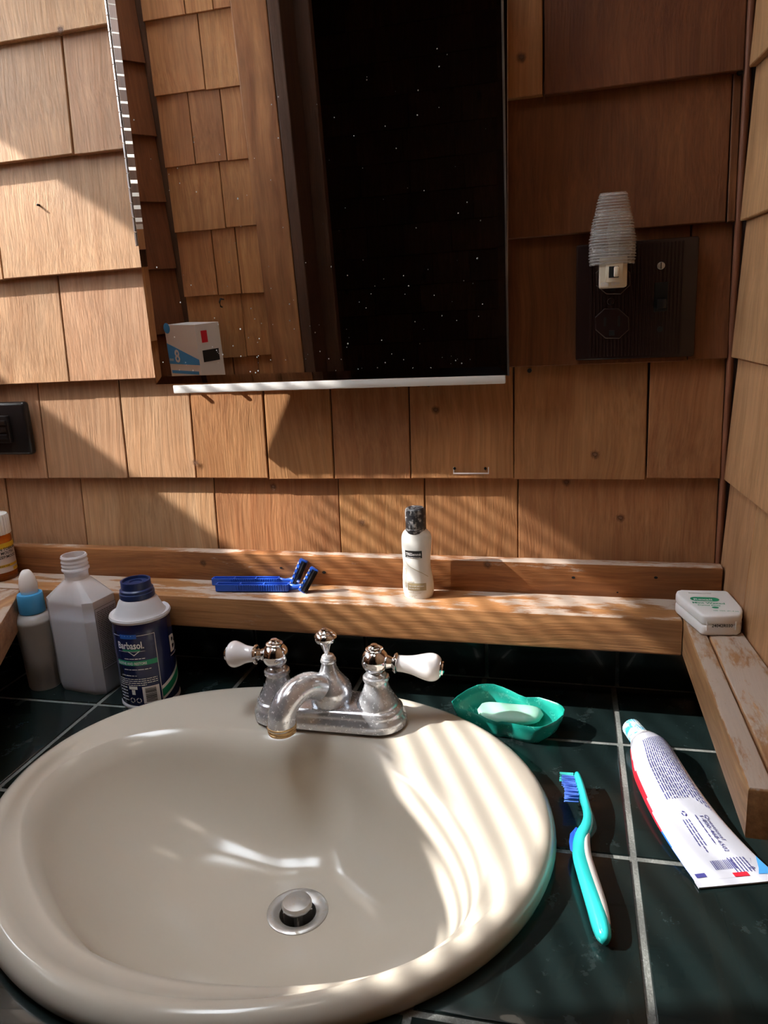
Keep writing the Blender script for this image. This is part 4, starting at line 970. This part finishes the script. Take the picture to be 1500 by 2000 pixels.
def floss():
    zt_ = .1305; pts = [P(px, py, zt_) for px, py in ((1322, 1153), (1330, 1151), (1418, 1153), (1424, 1156), (1449, 1184), (1451, 1190), (1449, 1198), (1443, 1202), (1378, 1202), (1370, 1200), (1322, 1161), (1320, 1157))][::-1]
    c = sum(pts, Vector())/len(pts)
    t = thing('dental_floss_box', 'small white plastic floss box with green lettering in the ledge corner', 'floss box', (c.x, c.y, .1112))
    bm = NB(); prism(bm, [(p.x, p.y) for p in pts], .1112, .1212, bev=.0022); obj('case', bm, M_plw, t, smooth=50)
    bm = NB(); prism(bm, [(p.x, p.y) for p in pts], .1208, zt_, bev=.0022); ld_ = obj('lid', bm, M_plw, t, smooth=50)
    o = P(1372, 1194, zt_); ux = (P(1448, 1197, zt_)-o).normalized(); vy = Vector((-ux.y, ux.x, 0)); f = onplane(o, ux, vy, (0, 0, 1), .0004); f2 = onplane(o, ux, vy, (0, 0, 1), .0007)
    sc = (P(1448, 1197, zt_)-o).length
    Y = lambda py: (P(1400, py, zt_)-P(1400, 1194, zt_)).dot(vy)
    a, b = -.0065, .0185
    n = 20; y0_, y1_ = Y(1174.5), Y(1167)
    bm = NB(); cy, rr_ = (y0_+y1_)/2, (y1_-y0_)/2
    pl = [(a+rr_+rr_*math.cos(t_), cy+rr_*math.sin(t_)) for t_ in [PI/2+PI*k/8 for k in range(9)]] + [(b-rr_+rr_*math.cos(t_), cy+rr_*math.sin(t_)) for t_ in [-PI/2+PI*k/8 for k in range(9)]]
    bm.faces.new([bm.verts.new(f(*q)) for q in pl])
    text(bm, 'Mint Waxed', .0052, f, dx=-.006, dy=Y(1179.5), bold=.00012, sx=1.05); text(bm, 'Dental Floss', .0038, f, dx=-.002, dy=Y(1183.5), bold=.00008)
    lathe(bm, [(.0018, 0), (.0018, .0002)], f(.012, Y(1186.5)), (0, 0, 1), 14, sx=1.6); text(bm, '100 YDS. (91.4 m)', .0028, f, dx=.009, dy=Y(1193), bold=.00003)
    obj('green_print', bm, M_green, ld_)
    bm = NB(); text(bm, 'Rexall', .0058, f2, dx=a+.0025, dy=y0_+.0012, bold=.00015, sx=1.15); obj('brand_lettering', bm, M_winkk, ld_)
    p0 = P(1375, 1229, .1112); p1 = P(1444, 1230, .1112); ux2 = (p1-p0).normalized(); n2 = Vector((ux2.y, -ux2.x, 0))
    q0 = pts[3] if False else P(1378, 1202, zt_); q0 = Vector((q0.x, q0.y, .1112)); q1 = P(1443, 1202, zt_); ux2 = (Vector((q1.x, q1.y, 0))-Vector((q0.x, q0.y, 0))).normalized(); n2 = Vector((ux2.y, -ux2.x, 0))
    g_ = onplane(q0, ux2, (0, 0, 1), n2, .0006); LL = (Vector((q1.x, q1.y, 0))-Vector((q0.x, q0.y, 0))).length
    bm = NB(); text(bm, '24042R030', .0040, g_, dx=LL*.20, dy=.0085, bold=.00008, sx=.95); obj('lot_number', bm, M_inkk, t)
    for u in (.06, .93):
        c_ = g_(LL*u, .0095); bm = NB(); box(bm, (0, 0, 0), (.0012, .0008, .0085), M=Matrix.Translation(c_) @ Matrix.Rotation(math.atan2(ux2.y, ux2.x), 4, 'Z'), bev=.0003); obj('side_rib', bm, M_plw, t)
    bm = NB(); box(bm, (0, 0, 0), (.020, .0018, .0010), M=Matrix.Translation(f(.004, Y(1159))) @ Matrix.Rotation(math.atan2(ux.y, ux.x), 4, 'Z'), bev=.0003); obj('lid_catch', bm, M_plw, ld_)
floss()

# ---------------------------------------------------------------- on the counter, right
def dish():
    rim = [((877, 1371), .025), ((888, 1360), .026), ((908, 1347), .027), ((928, 1338), .0275), ((945, 1336), .0275), ((960, 1337), .027), ((978, 1343), .0255), ((996, 1351), .024), ((1010, 1358), .0225), ((1023, 1363), .022), ((1037, 1363), .0225), ((1050, 1363), .0235), ((1070, 1369), .0245), ((1087, 1375), .0245), ((1096, 1381), .0245), ((1100, 1388), .024), ((1097, 1398), .024), ((1083, 1410), .0235), ((1064, 1419), .023), ((1050, 1422), .022), ((1037, 1422), .0215), ((1012, 1418), .0205), ((987, 1413), .0195), ((976, 1411), .0195), ((966, 1412), .0195), ((956, 1409), .0200), ((946, 1405), .021), ((934, 1399), .0225), ((923, 1394), .0235), ((905, 1389), .024), ((887, 1384), .0245), ((879, 1378), .0245)]
    pts = [P(*p, z)+Vector((.002, .002, 0)) for p, z in rim]; c = sum(pts, Vector())/len(pts); c.z = 0
    t = thing('soap_dish', 'teal plastic soap dish with wavy rim beside the basin', 'soap dish', c)
    def ring(f, z, e=0): return [((p-c)*f+c) if z is None else Vector((c.x+(p.x-c.x)*f, c.y+(p.y-c.y)*f, z)) for p in pts]
    def rz(f, g_): return [Vector((c.x+(p.x-c.x)*f, c.y+(p.y-c.y)*f, p.z*g_)) for p in pts]
    bm = NB(); loft(bm, [rz(.74, 0.0), rz(.79, .04), rz(.87, .25), rz(.97, .75), rz(.995, .98), rz(.985, 1.0), rz(.965, .98), rz(.93, .72), rz(.87, .27), rz(.80, .12), rz(.4, .10)]); obj('dish_body', bm, M_teal, t, smooth=60)
    a, b = P(932, 1387, .012), P(1061, 1397, .012)
    s = tag(obj_soap(a, b), 'worn pale green bar of soap in the teal dish', 'soap')
def obj_soap(a, b):
    m_ = (a+b)/2; d = (b-a); L_ = d.length; d.normalize(); s = Vector((-d.y, d.x, 0)); rs = []
    for k in range(19):
        f = -1+2*k/18; w_ = .0148*(1-abs(f)**4.5)**.5*(1-.10*f) + .0008; h_ = .0068*(1-abs(f)**4)**.5+.0006
        cc = m_+d*(f*L_/2)+s*(.0035*(f*f-.3)*-1)*-1; cc.z = .0112
        rs.append([cc+s*(w_*math.cos(q))+Vector((0, 0, h_*math.sin(q))) for q in [2*PI*i/24 for i in range(24)]])
    bm = NB(); loft(bm, rs); return obj('soap_bar', bm, M_soap, None, smooth='all')
dish()
def brush():
    cl_ = [((1127, 1517), .0125), ((1133, 1535), .0128), ((1140, 1560), .0125), ((1146, 1580), .0115), ((1149, 1598), .0105), ((1146, 1615), .0095), ((1138, 1632), .0088), ((1134, 1650), .0088), ((1135, 1675), .0088), ((1143, 1705), .0085), ((1154, 1740), .0082), ((1165, 1775), .0080), ((1173, 1805), .0078), ((1179, 1828), .0074), ((1182, 1840), .0070)]
    rad = [(.0030, .0050), (.0034, .0060), (.0034, .0062), (.0034, .0055), (.0040, .0045), (.0048, .0048), (.0056, .0055), (.0060, .0062), (.0060, .0064), (.0060, .0064), (.0062, .0066), (.0064, .0068), (.0062, .0066), (.0050, .0056), (.0024, .003)]
    pr = [tuple(P(*p, z))+r for (p, z), r in zip(cl_, rad)]; sp_ = spline(pr, 4)
    c = Vector(sp_[len(sp_)//2][:3])
    t = thing('toothbrush', 'turquoise toothbrush with blue bristles lying beside the basin', 'toothbrush', (c.x, c.y, 0))
    bm = NB(); tube(bm, [q[:3] for q in sp_], [(float(q[4]), float(q[3])) for q in sp_], 16, up=Vector((1, 0, 0))); hd = obj('handle', bm, M_tbt, t, smooth='all')
    # white rubber strip on the right flank
    cut_ = sp_[20:-3]; n = len(cut_)
    bm = NB(); tube(bm, [Vector(q[:3])+Vector((.0024+.0008*math.sin(PI*i/n), 0, .0006)) for i, q in enumerate(cut_)], [(float(q[4])*.86*max(.12, math.sin(PI*(i+.5)/n))**.35, float(q[3])*.80*max(.12, math.sin(PI*(i+.5)/n))**.5) for i, q in enumerate(cut_)], 14, up=Vector((1, 0, 0))); obj('grip_strip', bm, M_tbw, t, smooth='all')
    a = P(1124, 1645, .009); bm = NB()
    for i in range(12):
        for j in range(3):
            p = P(1121.5+abs(i-5.5)*.5, 1622+i*4.2, .0065+j*.0022); bmesh.ops.create_icosphere(bm, subdivisions=1, radius=.0011, matrix=Matrix.Translation(p))
    tube(bm, [P(1126, 1618, .009), P(1124, 1630, .009), P(1123.5, 1645, .009), P(1124.5, 1660, .009), P(1127, 1670, .009)], [(.001, .001), (.0040, .0018), (.0045, .0022), (.0040, .0018), (.001, .001)], 12)
    obj('thumb_pad', bm, M_blue, t)
    r = random.Random(2)
    for nmat, rows_, nm2 in ((M_bris, range(1, 8), 'bristles'), (M_brisg, (0,), 'green_bristles')):
        bm = NB()
        for i in rows_:
            f = (i+.5)/8.0; b0 = P(1124+f*12, 1517+f*44, .0125)
            for j in range(3):
                for k in range(7):
                    s = b0+Vector((-.002, r.uniform(-.0014, .0014), (j-1)*.0032+r.uniform(-.0009, .0009))); L_ = .0118-(.0028*math.sin(f*PI*1.0))+r.uniform(-.0004, .0004)
                    e = s+Vector((-L_, r.uniform(-.0006, .0006)-.0005, r.uniform(-.0005, .0005)))
                    tube(bm, [s, e], .00034, 4)
        tag(obj(nm2, bm, nmat, t), kind='stuff')
brush()
def toothpaste():
    # sections from shoulder to crimp: centre, half width, half height
    secs = [((1262, 1452), .0118, .0135, .0115), ((1268, 1464), .0125, .0172, .0130), ((1276, 1482), .0130, .0195, .0135), ((1288, 1510), .0120, .0222, .0120), ((1310, 1550), .0100, .0236, .0100), ((1340, 1597), .0080, .0250, .0078), ((1372, 1640), .0058, .0264, .0054), ((1405, 1680), .0034, .0278, .0028), ((1425, 1702), .0018, .0288, .0010), ((1436, 1715), .0014, .0292, .0007)]
    cs_ = [P(*p, z) for p, z, _, _ in secs]
    ax = (cs_[-1]-cs_[0]); ax.z = 0; ax.normalize(); s = Vector((-ax.y, ax.x, 0))      # s points to the right/up side
    sp_ = spline([tuple(c)+(w_, h_) for c, (_, _, w_, h_) in zip(cs_, secs)], 4)
    t = thing('toothpaste_tube', 'white toothpaste tube with red and blue edges, back print up, on the tiles', 'toothpaste', (cs_[4].x, cs_[4].y, 0))
    N_ = 56; rs = []
    for q in sp_:
        row = []
        for k in range(N_):
            a = 2*PI*k/N_; ca, sa = math.cos(a), math.sin(a)
            row.append(Vector(q[:3])+s*(q[3]*math.copysign(abs(ca)**.85, ca))+Vector((0, 0, max(q[4], .0006)*math.copysign(abs(sa)**1.1, sa))))
        rs.append(row)
    for row in rs:
        mz = min(p.z for p in row)
        if mz < .0002:
            for p in row: p.z += .0002-mz
    bm = NB(); loft(bm, rs)
    bm.faces.ensure_lookup_table()
    for i in range(len(rs)-1):
        fr = i/(len(rs)-1)
        for k in range(N_):
            f = bm.faces[i*N_+k]; a = (k+.5)/N_
            if .10 < fr < .955:
                if .475-.045*math.exp(-((fr-.38)/.16)**2) < a < .75: f.material_index = 1 if fr < .60 else 2
                elif a > .75 or a < .015+.07*max(0, 1-abs(fr-.17)/.16): f.material_index = 2
    bd = obj('tube_body', bm, [M_tube, M_red, M_tblue], t, smooth=60)
    # neck and cap
    k0 = P(1255, 1448, .0125); k1 = P(1231, 1418, .0140); d = (k1-k0).normalized()
    bm = NB(); lathe(bm, [(.0125, -.002), (.0110, .001), (.0085, .002), (.0080, .004)], k0, d, 28); obj('neck', bm, M_plw, t, smooth=40)
    Lc = (k1-k0).length; n = 44; A = frame(d); bm = NB(); rs = []
    for rr_, z in ((.0088, .002), (.0092, .003), (.0088, Lc*.5), (.0082, Lc*.94), (.0070, Lc)):
        rs.append([k0+A @ Vector(((rr_+.00035*(i % 2))*math.cos(2*PI*i/n), (rr_+.00035*(i % 2))*math.sin(2*PI*i/n), z)) for i in range(n)])
    loft(bm, rs); obj('cap', bm, simple('ribbed_cap', (.70, .80, .84), .3, dirt=(.03, .42, .70), dscale=95, dth=(.46, .55)), t, smooth=25)
    # print on the upper face
    def fs(u, v, e=.00045):      # u along the tube 0..1 from shoulder, v across -1..1 (positive to the right edge)
        j = u*(len(sp_)-1); k = max(0, min(int(j), len(sp_)-2)); q = sp_[k]+(sp_[k+1]-sp_[k])*(j-k)
        sa = max(0, 1-abs(v)**(2/.85))**.5; zb = max(p.z for p in rs_z[k])
        z = q[2]+max(q[4], .0006)*sa**1.1
        lift = max(0, .0002-(q[2]-max(q[4], .0006)))
        return Vector((q[0], q[1], 0))+s*(q[3]*v)+Vector((0, 0, z+lift+e))
    rs_z = [[Vector((0, 0, 0))] for _ in sp_]
    LT = (cs_[-1]-cs_[0]).length
    g_ = lambda u, v: fs(u/LT, v/.026)
    bm = NB(); r_ = random.Random(9)
    for q in range(15):
        v = .0195-q*.0022; u0_ = LT*(.10+.004*q); u1_ = LT*(.56 - (.012*q if q < 6 else .05)); scribble(bm, u0_, v, u1_, .0013, g_, r=r_)
    text(bm, 'Questions?', .0042, g_, dx=LT*.585, dy=.0100); text(bm, '1-800-468-6502', .0042, g_, dx=LT*.585, dy=.0062); scribble(bm, LT*.585, .003, LT*.72, .0012, g_)
    for q in range(3): scribble(bm, LT*.60, -.004-q*.0022, LT*(.72+.03*(q == 1)), .0012, g_)
    for q in range(6): scribble(bm, LT*.79, .0185-q*.0022-.004, LT*.93, .0012, g_, r=r_)
    u = LT*.80; 
    for q in range(12): hgt = r_.choice((.0006, .001, .0014)); patch(bm, u, -.0085+.0012*q, u+.0125, -.0085+.0012*q+hgt*.5, g_, 3, 1)
    # triangle mark
    tri = [(LT*.80, .0195), (LT*.80, .0140), (LT*.845, .0168)]
    for a, b in zip(tri, tri[1:]+tri[:1]):
        bm.faces.new([bm.verts.new(g_(*k)) for k in (a, b, (b[0]*.97+LT*.815*.03, b[1]*.9+.0168*.1), (a[0]*.97+LT*.815*.03, a[1]*.9+.0168*.1))])
    for i in range(12):
        if i % 4 == 3: continue
        a0_, a1_ = 2*PI*i/12, 2*PI*(i+1)/12
        for cu, cv_ in ((LT*.575, -.0045), (LT*.885, .0150)):
            bm.faces.new([bm.verts.new(g_(cu+rr_*math.cos(a), cv_+rr_*math.sin(a))) for rr_, a in ((.0019, a0_), (.0019, a1_), (.0011, a1_), (.0011, a0_))])
    obj('blue_print', bm, M_ink, bd)
    bm = NB(); patch(bm, LT*.895, -.0235, LT*.955, -.0170, g_, 3, 3); obj('navy_square', bm, M_ink, bd)
    bm = NB(); patch(bm, LT*.930, .0000, LT*1.0, .0095, g_, 3, 3); obj('red_square', bm, M_red, bd)
    bm = NB(); v_ = [bm.verts.new(fs(*k)) for k in ((.78, .96), (.90, .72), (.985, .60), (.99, .98))]; bm.faces.new(v_); obj('blue_corner', bm, M_tlblue, bd)
    # crimped end
    e0 = Vector(sp_[-1][:3]); bm = NB(); box(bm, (0, 0, 0), (.0065, .0586, .0011), M=Matrix.Translation(e0+ax*.003+Vector((0, 0, 0))) @ Matrix.Rotation(math.atan2(ax.y, ax.x), 4, 'Z')); cr = obj('crimp', bm, M_tube, t)
    if cr.location.z < 0: cr.location.z += .0
toothpaste()

# ---------------------------------------------------------------- the dim corner behind, glimpsed in the mirror
tw = thing('laundry_hamper', 'dark hamper with a grey towel heaped on it in the dim room behind', 'hamper', (-.35, -1.2, -.9))
bm = NB(); lathe(bm, [(.17, 0), (.20, .65), (.205, .66), (.19, .66)], (-.35, -1.2, -.9), n=24); obj('basket', bm, M_cloth, tw, smooth=40)
bm = NB(); bmesh.ops.create_icosphere(bm, subdivisions=4, radius=.16, matrix=Matrix.Translation((-.35, -1.2, -.07)) @ Matrix.Diagonal((1, 1, .7, 1)))
import mathutils.noise as mn
for v in bm.verts: v.co += v.normal*.05*mn.noise(v.co*9)
to = obj('towel', bm, M_towel, None, smooth='all'); tag(to, 'crumpled grey towel lying on the dark hamper in the room behind', 'towel')
